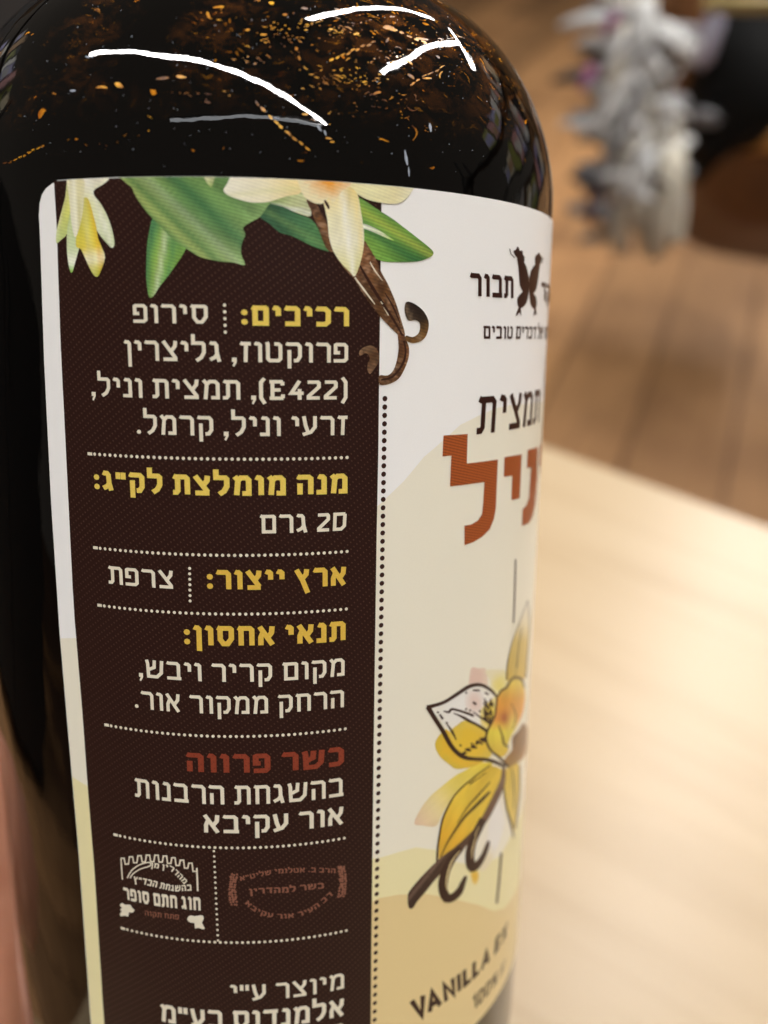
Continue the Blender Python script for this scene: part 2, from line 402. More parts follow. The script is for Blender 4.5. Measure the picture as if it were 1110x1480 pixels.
for L, me in plank.values(): me.materials.append(M_floor)
# back wall far behind, warm plaster
m = NT('warm_wall'); tc = m.n('ShaderNodeTexCoord').outputs['Object']
m.set(Base_Color=m.ramp(m.noise(tc, 1.2, 4), [(.3, (.50, .33, .18)), (.7, (.60, .42, .25))]), Roughness=.8)
bm = bmesh.new(); bm_box(bm, (-6, 9, 0), (9, 9.1, 3)); tag(from_bm('wall', bm, m.m), kind='structure')

# ================================================================ BOTTLE
BT = thing('extract_bottle', 'dark amber glass bottle of vanilla extract with brown and white Hebrew label, held in hand', 'bottle', mat=MT)
g = NT('amber_glass'); tc = g.n('ShaderNodeTexCoord').outputs['Object']
sep = g.n('ShaderNodeSeparateXYZ'); g.l(tc, sep.inputs[0])
zz = sep.outputs[2]; zrel = g.math('SUBTRACT', zz, -ZB)       # metres above the eye-level ring
def vmath(m, op, a, b=None, sc=None):
    nd = m.n('ShaderNodeVectorMath', operation=op); m.l(a, nd.inputs[0])
    if b is not None:
        if isinstance(b, tuple): nd.inputs[1].default_value = b
        else: m.l(b, nd.inputs[1])
    if sc is not None: nd.inputs['Scale'].default_value = sc
    return nd.outputs[0]
warp = g.n('ShaderNodeTexNoise'); warp.inputs['Scale'].default_value = 260; warp.inputs['Detail'].default_value = 2; g.l(tc, warp.inputs[0])
tw = vmath(g, 'ADD', tc, vmath(g, 'SCALE', vmath(g, 'SUBTRACT', warp.outputs[1], (.5, .5, .5)), sc=.004))
big = g.noise(tc, 62, 4, .6); right = g.math('MULTIPLY_ADD', sep.outputs[0], 8.0, .50)
zone = g.math('MULTIPLY', g.ramp(g.math('MULTIPLY', zrel, 30.0), [(.52, 0.0), (.80, 1.0)]), 1.0)
mask = g.math('MULTIPLY', zone, g.ramp(g.math('ADD', g.math('MULTIPLY', big, .9), g.math('MULTIPLY', right, .35)), [(.56, 0.0), (.82, 1.0)]))
fle = g.noise(scaled(g, tw, (1, 1, 2.2)), 1100, 3, .6)
vor = g.n('ShaderNodeTexVoronoi', feature='DISTANCE_TO_EDGE'); vor.inputs['Scale'].default_value = 330; g.l(tw, vor.inputs[0])
fk = g.math('MULTIPLY', g.ramp(fle, [(.625, 0.0), (.68, 1.0)]), g.math('MULTIPLY_ADD', mask, .93, .0))
haze_ = g.math('MULTIPLY', g.ramp(g.noise(scaled(g, tw, (1, 1, 1.7)), 420, 5, .7), [(.47, 0.0), (.60, 1.0)]), g.math('MULTIPLY', mask, .6))
sparse = g.math('MULTIPLY', g.ramp(g.noise(scaled(g, tw, (1, 1, 2.2)), 430, 2, .5), [(.72, 0.0), (.74, 1.0)]), g.ramp(g.math('MULTIPLY', zrel, 30.0), [(.36, 0.0), (.5, 1.0)]))
colr = g.mix(haze_, (.0010, .0008, .0007), (.15, .048, .008))
fcol = g.ramp(g.noise(tc, 700, 2), [(.35, (.30, .07, .004)), (.65, (.80, .34, .02))])
colr = g.mix(g.math('MAXIMUM', fk, sparse), colr, fcol)  # haze and flecks: amber light through the glass, mixed into the base colour
# slight ripples that the glass has from moulding, stronger on the shoulder
rip = g.noise(scaled(g, tc, (1, 1, .35)), 120, 2, .4)
fine = g.noise(tc, 900, 2, .5)
hh = g.math('ADD', g.math('MULTIPLY', rip, 1.0), g.math('MULTIPLY', fine, .02))
g.bump(hh, .6, .00038)
smud = g.ramp(g.noise(scaled(g, tc, (1, 1, 1.6)), 48, 6, .72), [(.58, .014), (.76, .08)])
M_glass = g.set(Base_Color=colr, Roughness=.35, IOR=1.2, Specular_IOR_Level=0.0, Coat_Weight=1.0, Coat_IOR=1.72, Coat_Roughness=smud)
g.l(g.b.inputs['Normal'].links[0].from_socket, g.b.inputs['Coat Normal'])
def shoulder(t):
    c, s = math.cos(t), math.sin(t); return (1-.40007+.40007*c**1.1731, .39787+.5905*s**1.0497)
prof = [(0, -2.80), (.55, -2.80), (.80, -2.86), (.90, -2.85), (.965, -2.80), (.992, -2.72), (1.0, -2.62), (1.0, -1.5), (1.0, 0), (1.0, .30)]
SH = [shoulder(k*1.52/44) for k in range(45)]
prof = [p for p in prof if p[1] < .39] + SH
rN = .36; zt = SH[-1][1]; rT = SH[-1][0]
prof += [(rT-(rT-rN)*.45, zt+.012), (rN+.06, zt+.035), (rN+.015, zt+.09), (rN, zt+.18), (rN, zt+.75), (rN+.05, zt+.77), (rN+.05, zt+.86), (rN-.02, zt+.88), (rN-.1, zt+.88)]
from_bm('glass_body', lathe([(r*R, z*R) for r, z in prof], 192, ZB), M_glass, BT, True)
M_cap = NT('black_cap').set(Base_Color=(.012, .011, .011), Roughness=.35)
zc = zt+.885
cap = from_bm('cap', lathe([(r*R, z*R) for r, z in ((0, zc+.5), (rN+.06, zc+.5), (rN+.09, zc+.46), (rN+.09, zc), (rN, zc), (0, zc))], 96, ZB), M_cap, BT)

# flecks of amber light and bubbles caught in the glass of the shoulder, each a sliver lying on the surface
M_fleck = NT('amber_fleck'); fo_ = M_fleck.n('ShaderNodeTexCoord').outputs['Object']
M_fleck = M_fleck.set(Base_Color=M_fleck.ramp(M_fleck.noise(fo_, 380, 3), [(.40, (.10, .028, .002)), (.50, (.50, .19, .008)), (.64, (.90, .46, .025))]), Roughness=.3, Coat_Weight=1.0, Coat_Roughness=.03)
PZ = np.array([q[1] for q in SH]); PR_ = np.array([q[0] for q in SH])
def on_glass(x, y, off=.00003):
    d = ray_b(x, y); t = np.linspace(1.8, 3.4, 4000); P = np.array([0, -DR, 0])+t[:, None]*d
    rad = np.hypot(P[:, 0], P[:, 1]); Rz = np.where(P[:, 2] < PZ[0], 1.0, np.interp(P[:, 2], PZ, PR_)); f = rad-Rz-off/R
    i = np.argmax(f < 0)
    if f[i] >= 0 or i == 0: return None
    w_ = f[i-1]/(f[i-1]-f[i]); return (P[i-1]+(P[i]-P[i-1])*w_)*R-np.array([0, 0, ZB])
def fleck_bm(bm, x, y, L, w_, a, bend=0.0):
    """sliver of length L, width w (photo px), at angle a, bent"""
    ca_, sa_ = math.cos(a), math.sin(a); n = 5; top, bot = [], []; w_ *= .75
    for i in range(n):
        u_ = i/(n-1)-.5; wv = w_/2*math.sqrt(max(.12, 1-(2*u_)**2))*random.uniform(.7, 1.25); cx_ = u_*L; cy_ = bend*L*(u_*u_*4-1)
        top.append((cx_, cy_+wv)); bot.append((cx_, cy_-wv))
    vs = [[on_glass(x+px_*ca_-py_*sa_, y+px_*sa_+py_*ca_) for px_, py_ in row] for row in (top, bot)]
    if any(v is None for row in vs for v in row): return
    T = [bm.verts.new(v) for v in vs[0]]; Bv = [bm.verts.new(v) for v in vs[1]]
    for i in range(n-1): bm.faces.new((T[i], T[i+1], Bv[i+1], Bv[i]))
bm = bmesh.new(); rf = random.Random(21)
chain = [((480, 86), (540, 61), 9, 4.2), ((372, 150), (400, 178), 4, 4), ((406, 184), (444, 216), 5, 4), ((8, 236), (62, 212), 9, 3.4), ((596, 120), (640, 96), 6, 3.4), ((560, 40), (612, 60), 6, 5), ((428, 70), (432, 82), 2, 5.5), ((372, 2), (392, 4), 2, 6), ((488, 13), (512, 12), 3, 5)]
for (x0_, y0_), (x1_, y1_), n, w_ in chain:
    for k in range(n):
        t_ = k/max(1, n-1); L_ = math.hypot(x1_-x0_, y1_-y0_)/n*1.05
        fleck_bm(bm, x0_+(x1_-x0_)*t_+rf.uniform(-1, 1), y0_+(y1_-y0_)*t_+rf.uniform(-1.5, 1.5), L_*rf.uniform(.7, 1.05), w_*rf.uniform(.6, 1.1), math.atan2(y1_-y0_, x1_-x0_)+rf.uniform(-.15, .15), rf.uniform(-.1, .1))
for x_, y_, L_, w_, a_, b_ in ((596, 192, 22, 4, 1.5, .3), (597, 155, 17, 2.6, .1, -.3), (599, 140, 8, 2.4, 1.4, .3), (594, 111, 11, 5, .6, .1), (617, 113, 14, 3, 0, 0), (638, 108, 11, 3, -1.2, .2), (590, 90, 14, 3.5, .5, .1), (633, 82, 7, 4, .6, 0), (147, 127, 16, 5, 0, .1), (172, 123, 13, 8, .5, 0), (235, 113, 18, 5, -.1, 0), (262, 111, 14, 5, .1, 0), (545, 135, 12, 5, -.3, .1), (563, 42, 20, 8, .3, .1), (610, 56, 18, 5, .15, 0), (441, 165, 8, 4, 0, 0), (440, 12, 10, 6, .1, 0), (301, 22, 10, 6, 1.2, 0), (316, 10, 16, 5, -.1, 0), (358, 43, 6, 4, 0, 0), (381, 50, 9, 3, 0, 0), (412, 21, 7, 4, 0, 0), (478, 42, 6, 3, 0, 0), (515, 49, 8, 4, -.2, 0), (567, 24, 8, 3, 0, 0), (636, 3, 9, 3, .5, 0), (560, 58, 8, 5, -1, 0), (78, 135, 7, 3, .3, 0), (141, 14, 8, 6, .3, 0), (300, 148, 9, 3, .2, 0), (475, 200, 9, 3, .2, 0), (480, 205, 6, 3, 0, 0)):
    fleck_bm(bm, x_, y_, L_, w_, a_, b_)
for k in range(360):
    if k % 14 == 0: cxk, cyk, ank = rf.gauss(500, 150), rf.gauss(75, 58), rf.uniform(-.5, .6)
    tt_ = rf.gauss(0, 26); x_ = cxk+tt_*math.cos(ank)+rf.gauss(0, 7); y_ = cyk+tt_*math.sin(ank)+rf.gauss(0, 5)
    if not (60 < x_ < 740 and 0 < y_ < 235): continue
    fleck_bm(bm, x_, y_, rf.choice((1.6, 2, 2.5, 3, 5, 8)), rf.uniform(.6, 1.8), rf.uniform(-.6, .8), rf.uniform(-.2, .2))
tag(from_bm('amber_flecks', bm, M_fleck, BT, True), kind='stuff')
bm = bmesh.new()
for x_, y_, L_, w_, a_ in ((587, 228, 22, 5, 1.4), (591, 248, 14, 3, 1.5), (622, 184, 13, 6, 1.4), (127, 82, 7, 3.5, 0), (133, 82, 3, 3, 0), (105, 131, 8, 4, 0), (462, 186, 10, 4, .9), (470, 192, 8, 3, 1.2), (400, 170, 9, 1.5, 0), (545, 118, 3, 1.5, 0)): fleck_bm(bm, x_, y_, L_, w_, a_)
for k in range(150):
    fleck_bm(bm, rf.uniform(20, 740), rf.uniform(2, 250), rf.uniform(.8, 1.9), rf.uniform(.6, 1.2), rf.uniform(0, 3))
tag(from_bm('dust', bm, NT('pale_dust').set(Base_Color=(.34, .38, .46), Roughness=.5), BT, True), kind='stuff')

# ---- label paper
left_edge = [(84, 263.5), (76, 266), (68, 272), (62, 281), (58.5, 294), (57.5, 312), (59, 341), (65, 523), (75, 726), (83, 848), (87.3, 915), (101, 1075.6), (115, 1236), (131, 1461), (137, 1530)]
le = U_(left_edge); vtop = 12.75; vbot = -2.365*36
le[0] = (le[0][0], vtop); outl = le + [(le[-1][0], vbot), (84.0, vbot), (84.0, vtop)]
LBL = layer('label', [outl], .10, M_white, BT)
LBL['label'] = 'wrapped paper label, dark brown information panel on white and cream'
def rim(poly, o0, o1):
    bm = bmesh.new(); pts = []
    for (a, b) in zip(poly, poly[1:]+poly[:1]):
        k = max(1, int(abs(b[0]-a[0])/DU)); pts += [(a[0]+(b[0]-a[0])*i/k, a[1]+(b[1]-a[1])*i/k) for i in range(k)]
    f = lambda p, o: bm.verts.new(((36+o)/1000*math.sin(p[0]/36), -(36+o)/1000*math.cos(p[0]/36), p[1]/1000-ZB))
    a = [f(p, o0) for p in pts]; b = [f(p, o1) for p in pts]
    for i in range(len(pts)): j = (i+1) % len(pts); bm.faces.new((a[i], a[j], b[j], b[i]))
    return bm
from_bm('paper_edge', rim(outl, -.05, .10), M_white, LBL)

def clipband(pts, lo=-90): return pts
def grow(v0, n=1): return v0
# cream wash: a big disc of tint behind everything from the middle of the label down
uL = lambda y: np.interp(y, [p[1] for p in left_edge], [p[0] for p in left_edge])+.5
cre = [uv(uL(922), 922), uv(300, 905), uv(470, 800), uv(555, 722), uv(583, 695), uv(612, 660), uv(640, 636), uv(664, 614), uv(690, 601), uv(715, 590), (29.0, uv(715, 588)[1]), (40, uv(715, 592)[1]), (84, -12), (84, vbot+.02)]
lowl = [uv(uL(y), y) for y in (1461, 1236, 1075, 960)]
layer('cream_tint', [cre+[(lowl[0][0]+.3, vbot+.02)]+lowl], .115, M_cream, LBL)
yel = [uv(uL(1122), 1122)] + U_([(300, 1205), (470, 1245), (548, 1239), (575, 1231), (600, 1224), (630, 1228), (660, 1246), (690, 1250), (720, 1238)]) + [(36, uv(715, 1235)[1]), (84, -60), (84, vbot+.03), (lowl[0][0]+.3, vbot+.03)] + [uv(uL(y), y) for y in (1461, 1236, 1160)]
layer('yellow_tint', [yel], .13, M_yellow, LBL)
tan_ = U_([(536, 1303), (548, 1297), (575, 1292), (615, 1291), (650, 1297), (690, 1307), (712, 1316)]) + [(34, uv(715, 1330)[1]), (70, -80), (70, vbot+.04), (uv(536, 1470)[0], vbot+.04)]
layer('tan_tint', [tan_], .145, M_tan, LBL)

# dark information panel
pl = [(79.5, 266), (83, 320.6), (89.3, 503), (97.4, 665.4), (106.3, 848), (109, 892), (120.4, 1030), (128.6, 1144.5), (137.8, 1259), (149.3, 1443), (155, 1520)]
pr = [(551, 265), (550, 330), (548.5, 456), (547, 564), (545.9, 660.7), (543.4, 785), (539.4, 1079.6), (536.2, 1357), (535, 1500)]
a = U_(pl); b = U_(pr); a[0] = (a[0][0], vtop-.05); b[0] = (b[0][0], vtop-.05)
panel = a + [(a[-1][0], vbot+.05), (b[-1][0], vbot+.05)] + b[::-1]
layer('dark_panel', [panel], .16, M_panel, LBL)

# dotted rules
def dots_row(xl, xr, y_at, xat, n, r, mat, lead=True):
    v = uv(xat, y_at)[1]; ul, ur = ring_u(xl, v), ring_u(xr, v)
    ps = [disc(ul+(ur-ul)*k/(n-1), v, r, 8) for k in range(n)]
    if lead: ps.append([(ul-.25, v-r*.9), (ul+.3, v-r*.9), (ul+.3, v+r*.9), (ul-.25, v+r*.9)])
    return layer('dotted_rule', ps, .20, mat, LBL)
def dots_col(x0, y0, x1, y1, n, r, mat, off=.20):
    return layer('dotted_rule', [disc(*uv(x0+(x1-x0)*k/(n-1), y0+(y1-y0)*k/(n-1)), r, 8) for k in range(n)], off, mat, LBL)
def vn(xl, xr, y, x, pitch=.575):
    v = uv(x, y)[1]; return max(3, int(round((ring_u(xr, v)-ring_u(xl, v))/pitch))+1)
for xl, xr, y, x in ((131, 501, 663, 420), (139, 501, 801.5, 400), (145, 500, 886, 400), (155, 498.5, 1062, 400), (168, 497, 1223, 390), (178.5, 500, 1359.5, 390)):
    dots_row(xl, xr, y, x, vn(xl, xr, y, x), .165, M_text)
dots_col(324.8, 441, 326, 480, 5, .155, M_text)
dots_col(274.6, 821, 275.4, 868, 7, .155, M_text)
dots_col(309.6, 1229, 315.5, 1358, 18, .135, M_text)
dots_col(555.5, 576, 540.5, 1485, 76, .27, M_dark, .17)

# ---- Hebrew text of the panel
RW, BW = 1.75, 2.55
line_text('רכיבים:', 348.7, 504, 445, 471.5, BW, M_gold)
line_text('סירופ', 193.8, 300.4, 440.5, 468, RW, M_text)
line_text('פרוקטוז, גליצרין', 181, 502.6, 495.5, 524, RW, M_text)
line_text('(E422), תמצית וניל,', 134, 501.7, 549.5, 577, RW, M_text)
line_text('זרעי וניל, קרמל.', 199, 501.7, 600.5, 628.3, RW, M_text)
line_text('מנה מומלצת לק״ג:', 137.8, 501.7, 684.8, 711.6, BW, M_gold)
line_text('20 גרם', 375.7, 500.5, 739.6, 766, RW, M_text)
line_text('ארץ ייצור:', 299.6, 499.8, 818.4, 844.5, BW, M_gold2)
line_text('צרפת', 158.5, 250.5, 824.5, 850.5, RW, M_text)
line_text('תנאי אחסון:', 266.7, 499, 897.5, 924, BW, M_gold2)
line_text('מקום קריר ויבש,', 202, 497.6, 950, 975.5, RW, M_text)
line_text('הרחק ממקור אור.', 196, 496.6, 995.8, 1021, RW, M_text)
line_text('כשר פרווה', 269.8, 496.8, 1078.6, 1104, BW, M_red)
line_text('בהשגחת הרבנות', 196.5, 495.8, 1122.5, 1149.2, RW, M_text)
line_text('אור עקיבא', 294.4, 495.8, 1164.6, 1189.6, RW+.2, M_text)
line_text('מיוצר ע״י', 332.9, 496.8, 1404.5, 1427, RW, M_text)
line_text('אלמנדוס בע״מ', 233, 496.8, 1441.5, 1466, 2.1, M_text)
line_text('רחוב האורן', 330, 496.8, 1477, 1500, RW, M_text)

# ---- kosher seals
Z1 = lambda pts: U_(P2(pts, 160, 1210, .13514))
cren = []
xs = np.linspace(0, 1, 37); base_ = lambda t: (118+812*t, 265-150*math.sin(math.pi*(t*.93+.02))*.55+95*t)
for k in range(36):
    x, y = base_(k/36); hi = -42 if (k//2) % 2 == 0 else 28
    x2, _ = base_((k+1)/36)
    if k % 2 == 0: cren += [(x, y+hi), (x2+12, y+hi)]
sp = stroke(Z1([(133, 445), (118, 215)]), .16) + stroke(Z1(cren), .15) + stroke(Z1([(925, 320), (935, 568)]), .18)
sp += stroke(Z1(smooth([(185, 430), (230, 350), (310, 290), (400, 262), (430, 270), (425, 300), (330, 330), (250, 380), (215, 430)], 3, False)), .13)
layer('seal_castle', sp, .20, M_text, LBL)
def arc_text(name, s, pts, h, w, mat, off=.20, flip=False):
    ps, wd = text_polys(s, w); cp = [np.array(p) for p in smooth(pts, 10, False)]
    L = [0]
    for p, q in zip(cp, cp[1:]): L.append(L[-1]+np.linalg.norm(q-p))
    L = np.array(L); X = np.array([p[0] for p in cp]); Y = np.array([p[1] for p in cp]); T = L[-1]
    def f(p):
        s_ = p[0]/wd*T; x, y = np.interp(s_, L, X), np.interp(s_, L, Y); s2 = min(s_+T*.01, T); s1 = max(s_-T*.01, 0)
        d = np.array([np.interp(s2, L, X)-np.interp(s1, L, X), np.interp(s2, L, Y)-np.interp(s1, L, Y)]); d /= np.linalg.norm(d)
        nn = np.array([d[1], -d[0]]); q = np.array([x, y])+nn*p[1]/10*h; return uv(q[0], q[1])
    return layer(name, [[f(p) for p in q] for q in ps], off, mat, LBL)
arc_text('seal_lettering', 'מהדרין מן', P2([(430, 315), (540, 330), (640, 350), (720, 420), (790, 495)], 160, 1210, .13514), 7, 2.2, M_text)
arc_text('seal_lettering', 'בהשגחת הבד״ץ', P2([(240, 470), (400, 505), (560, 545), (690, 570), (870, 560)], 160, 1210, .13514), 8.5, 2.4, M_text)
put_text('seal_lettering', 'חוג חתם סופר', P2([(138, 530), (962, 640), (148, 650), (966, 775)], 160, 1210, .13514), 2.5, M_text)
put_text('seal_lettering', 'פתח תקוה', P2([(368, 775), (735, 820), (370, 825), (735, 872)], 160, 1210, .13514), 1.9, M_seal)
lf1 = smooth([(105, 720), (130, 695), (165, 715), (215, 712), (235, 745), (262, 770), (240, 800), (205, 795), (195, 840), (160, 830), (120, 838), (105, 815), (125, 785), (108, 765), (130, 745)], 2)
lf2 = smooth([(822, 872), (850, 828), (900, 835), (950, 828), (990, 830), (998, 870), (980, 905), (1010, 965), (985, 975), (945, 960), (905, 965), (900, 910), (860, 905)], 2)
layer('seal_leaf', [Z1(lf1)], .20, M_text, LBL); layer('seal_leaf', [Z1(lf2)], .20, M_text, LBL)
Z2p = lambda pts: P2(pts, 315, 1225, .18018)
arc_text('seal_lettering', 'הרב ב. אטלומי שליט״א', Z2p([(180, 262), (300, 236), (450, 205), (600, 196), (750, 190), (940, 200)]), 6.5, 2.3, M_seal)
arc_text('seal_lettering', 'כשר למהדרין', Z2p([(250, 370), (400, 360), (550, 355), (700, 335), (850, 320)]), 8, 2.4, M_seal)
arc_text('seal_lettering', 'רב העיר אור עקיבא', Z2p([(215, 440), (290, 505), (400, 550), (540, 562), (690, 535), (810, 470), (920, 375)]), 6.5, 2.3, M_seal)
for cx, s_ in ((122, -1), (995, 1)):
    cy = 330 if s_ < 0 else 265; fl_ = []
    for k in range(13):
        yy = cy-120+k*20; bul = 45*math.cos((k-6)/6*1.35)
        for j in (-1, 0, 1): fl_.append(U_(Z2p(disc(cx-s_*(14-bul*.45)+j*20+random.uniform(-5, 5), yy+random.uniform(-5, 5), 9+random.random()*4, 6))))
    layer('seal_wreath', fl_, .20, M_seal, LBL)

# ================================================================ ARTWORK
rngn = np.random.default_rng(3); LAT = rngn.random((64, 64))
def vnoise(x, y):
    xi = np.floor(x).astype(int); yi = np.floor(y).astype(int); fx = x-xi; fy = y-yi; fx = fx*fx*(3-2*fx); fy = fy*fy*(3-2*fy)
    g_ = lambda i, j: LAT[i % 64, j % 64]
    return (g_(xi, yi)*(1-fx)+g_(xi+1, yi)*fx)*(1-fy)+(g_(xi, yi+1)*(1-fx)+g_(xi+1, yi+1)*fx)*fy
def lerp(a, b, t): return np.asarray(a)*(1-t[:, None])+np.asarray(b)*t[:, None]
def grad(A, B, stops, streak=.25, sw=5.0, hl=None, seed=0, edge=None):
    """ink along A->B (photo px): stops [(t, colour)], streaks along the axis, highlights (offset, width, colour)"""
    A = np.array(A, float); B = np.array(B, float); L = np.linalg.norm(B-A); d = (B-A)/L; nn = np.array([-d[1], d[0]])
    ts = [s[0] for s in stops]; cs = np.array([s[1] for s in stops])
    def f(X, Y):
        px, py = X-A[0], Y-A[1]; s = (px*d[0]+py*d[1])/L; t = px*nn[0]+py*nn[1]
        c = np.stack([np.interp(s, ts, cs[:, k]) for k in range(3)], -1)
        nz = vnoise(t/sw+seed*7.3, s*L/45+seed)*.6+vnoise(t/sw*2.7+seed, s*L/20+seed*3)*.4
        c = c*(1+streak*(nz-.5)*2)[:, None]
        for (o, w, hc, k) in hl or []: 
            a = k*np.exp(-((t-o)/w)**2); c = lerp(c, np.array(hc), a) if False else c*(1-a[:, None])+np.array(hc)*a[:, None]
        return c
    return f
def art(name, pts, painter, off, sm=3, label=None, mat=None, fine=.30):
    p = smooth(pts, sm) if sm > 1 else pts; q = [(min(max(u, -40), 60), min(v, vtop-.03)) for u, v in U_(p)]
    if name in ('petal', 'flower_heart'): mat = M_petal
    return layer(name, [q], off, mat or M_art, LBL, painter, du=DU/2, dv=fine, label=label)
def ink(name, strokes, off, mat=M_dark, sm=3):
    """strokes: (photo points, width px or list)"""
    ps = []
    for pts, w in strokes:
        w = [q*1.22 for q in w] if isinstance(w, list) else w*1.22
        ps += [U_(q) for q in stroke(smooth(pts, sm, False), w)]
    return layer(name, ps, off, mat, LBL)
Y1, Y2, WH, GRN, DG, LG = (.70, .66, .16), (.62, .50, .06), (.80, .80, .66), (.16, .36, .07), (.03, .14, .05), (.42, .58, .12)
zb = lambda pts: P2(pts, 60, 240, .1802)
art('petal', zb([(222, 95), (200, 250), (160, 400), (130, 520), (128, 618), (170, 590), (215, 540), (240, 400), (300, 250), (300, 95)]), grad((100, 262), (84, 350), [(0, (.72, .70, .30)), (.5, (.60, .62, .16)), (1, (.45, .55, .22))], hl=[(3, 3, (.85, .85, .6), .5)], seed=1), .22)
art('petal', zb([(250, 350), (222, 460), (212, 560), (215, 700), (228, 800), (242, 850), (258, 848), (275, 790), (300, 700), (310, 640), (290, 480)]), grad((105, 310), (104, 392), [(0, (.45, .55, .25)), (.6, (.62, .72, .42)), (.85, (.85, .88, .75)), (1, (.3, .55, .1))], seed=2), .23)
art('petal', zb([(350, 95), (545, 95), (500, 150), (435, 190), (430, 235), (480, 300), (530, 390), (565, 480), (585, 560), (592, 632), (572, 658), (540, 630), (480, 560), (430, 480), (385, 400), (350, 300)]), grad((128, 258), (164, 358), [(0, (.84, .80, .70)), (.35, (.72, .74, .42)), (.7, (.70, .76, .52)), (1, (.50, .60, .30))], hl=[(0, 4, (.9, .92, .8), .6)], seed=3), .24)
art('petal', zb([(330, 280), (300, 450), (285, 600), (290, 650), (322, 665), (350, 720), (390, 810), (430, 878), (460, 886), (480, 850), (518, 735), (490, 650), (462, 580), (450, 500), (420, 380), (380, 260)]), grad((124, 290), (142, 398), [(0, (.55, .50, .10)), (.35, (.66, .60, .08)), (.62, (.75, .62, .08)), (.78, (.90, .86, .62)), (.9, (.62, .58, .12)), (1, (.38, .40, .02))], hl=[(-9, 4, (.80, .42, .01), .5), (4, 4, (.85, .82, .4), .4)], seed=4), .25)
art('petal', zb([(222, 95), (345, 95), (350, 250), (335, 400), (315, 490), (285, 570), (265, 540), (245, 430), (235, 300), (222, 180)]), grad((108, 258), (110, 340), [(0, (.80, .76, .50)), (.5, (.84, .82, .56)), (1, (.82, .80, .60))], hl=[(0, 4, (.9, .9, .78), .6), (-8, 3, (.55, .50, .12), .5)], seed=5), .26)
zl = lambda pts: P2(pts, 180, 240, .1982)
art('leaf', zl([(210, 385), (185, 480), (168, 600), (163, 800), (172, 900), (185, 955), (212, 952), (260, 880), (330, 790), (400, 690), (442, 620), (445, 580), (350, 450), (270, 370)]), grad((235, 320), (217, 430), [(0, (.14, .38, .10)), (.5, (.24, .50, .06)), (1, (.14, .42, .10))], streak=.3, hl=[(-8, 4, (.72, .85, .55), .75), (12, 6, (.03, .20, .09), .8), (-22, 4, (.06, .28, .12), .5), (-3, 5, (.45, .60, .06), .4)], seed=6), .22)
art('leaf', zl([(30, 60), (60, 160), (110, 260), (200, 375), (270, 445), (350, 530), (450, 600), (560, 665), (700, 695), (800, 705), (880, 722), (850, 640), (858, 560), (882, 500), (865, 452), (920, 410), (985, 375), (1030, 310), (1065, 255), (1000, 150), (900, 60)]), grad((210, 262), (330, 375), [(0, (.22, .38, .08)), (.35, (.15, .33, .08)), (.7, (.17, .36, .10)), (1, (.26, .44, .14))], streak=.55, sw=9, hl=[(22, 6, (.46, .56, .14), .75), (4, 6, (.40, .54, .18), .55), (-6, 5, (.60, .70, .45), .35), (-32, 10, (.04, .19, .07), .75), (-55, 8, (.22, .42, .10), .5), (12, 5, (.08, .24, .06), .5)], seed=7), .24)
art('leaf', zl([(575, 40), (590, 100), (625, 150), (640, 150), (655, 100), (660, 40)]), grad((303, 255), (308, 270), [(0, (.72, .72, .40)), (1, (.45, .60, .15))]), .25, label='small pale leaf tip at the top edge')
zm = lambda pts: P2(pts, 320, 240, .2883)
art('leaf', zm([(188, 250), (215, 215), (245, 190), (310, 205), (380, 240), (440, 262), (475, 300), (510, 370), (545, 428), (480, 412), (420, 385), (350, 350), (290, 332), (240, 290)]), grad((376, 302), (475, 362), [(0, (.035, .12, .06)), (.4, (.05, .17, .07)), (.75, (.08, .25, .08)), (1, (.04, .17, .06))], streak=.5, hl=[(-2, 4, (.18, .36, .10), .6)], seed=8), .23)
art('leaf', zm([(238, 182), (330, 150), (395, 120), (430, 160), (448, 250), (380, 236), (310, 205)]), grad((395, 290), (448, 300), [(0, (.30, .45, .12)), (.5, (.60, .68, .30)), (1, (.62, .66, .34))], hl=[(8, 3.0, (.85, .88, .80), .9)], seed=9), .24)
br, brd, brl = (.16, .055, .02), (.030, .010, .006), (.48, .30, .19)
def bean(A, B, seed, lite=1.0):
    def f(X, Y):
        base = grad(A, B, [(0, (.18, .075, .032)), (.5, (.12, .052, .018)), (1, (.11, .052, .022))], streak=.8, sw=3.2, seed=seed)(X, Y)
        n2 = vnoise(X/2.1+seed, Y/2.6); n3 = vnoise(X/9+seed, Y/16)
        k = np.clip((n2-.55)*3, 0, 1)*.55*lite; c = lerp(base, np.array(brl), k) if False else base*(1-k[:, None])+np.array(brl)*k[:, None]
        n4 = vnoise(X/.9+seed*3, Y/.9); c = c*(.55+.9*n4)[:, None]; k2 = np.clip((n3-.5)*3, 0, 1)*.6; return c*(1-k2[:, None])+np.array(brd)*k2[:, None]
    return f
art('vanilla_pod', zm([(425, 170), (470, 185), (500, 240), (535, 300), (545, 380), (560, 430), (525, 415), (490, 330), (455, 240)]), bean((448, 292), (478, 365), 1), .25)
zt_ = lambda pts: P2(pts, 440, 330, .1802)
art('leaf', zm([(676, 160), (730, 185), (790, 225), (850, 262), (900, 300), (980, 362), (1050, 420), (1056, 445), (1030, 462), (980, 478), (890, 482), (800, 476), (740, 440), (705, 380), (690, 250)]), grad((518, 300), (624, 368), [(0, (.22, .46, .05)), (.5, (.20, .45, .05)), (.85, (.12, .34, .05)), (1, (.08, .26, .05))], streak=.35, sw=7, hl=[(-1, 3.2, (.85, .90, .75), .0), (-14, 3, (.03, .20, .10), .5), (2, 5, (.55, .62, .05), .6), (20, 8, (.03, .17, .05), .85)], seed=10), .23)
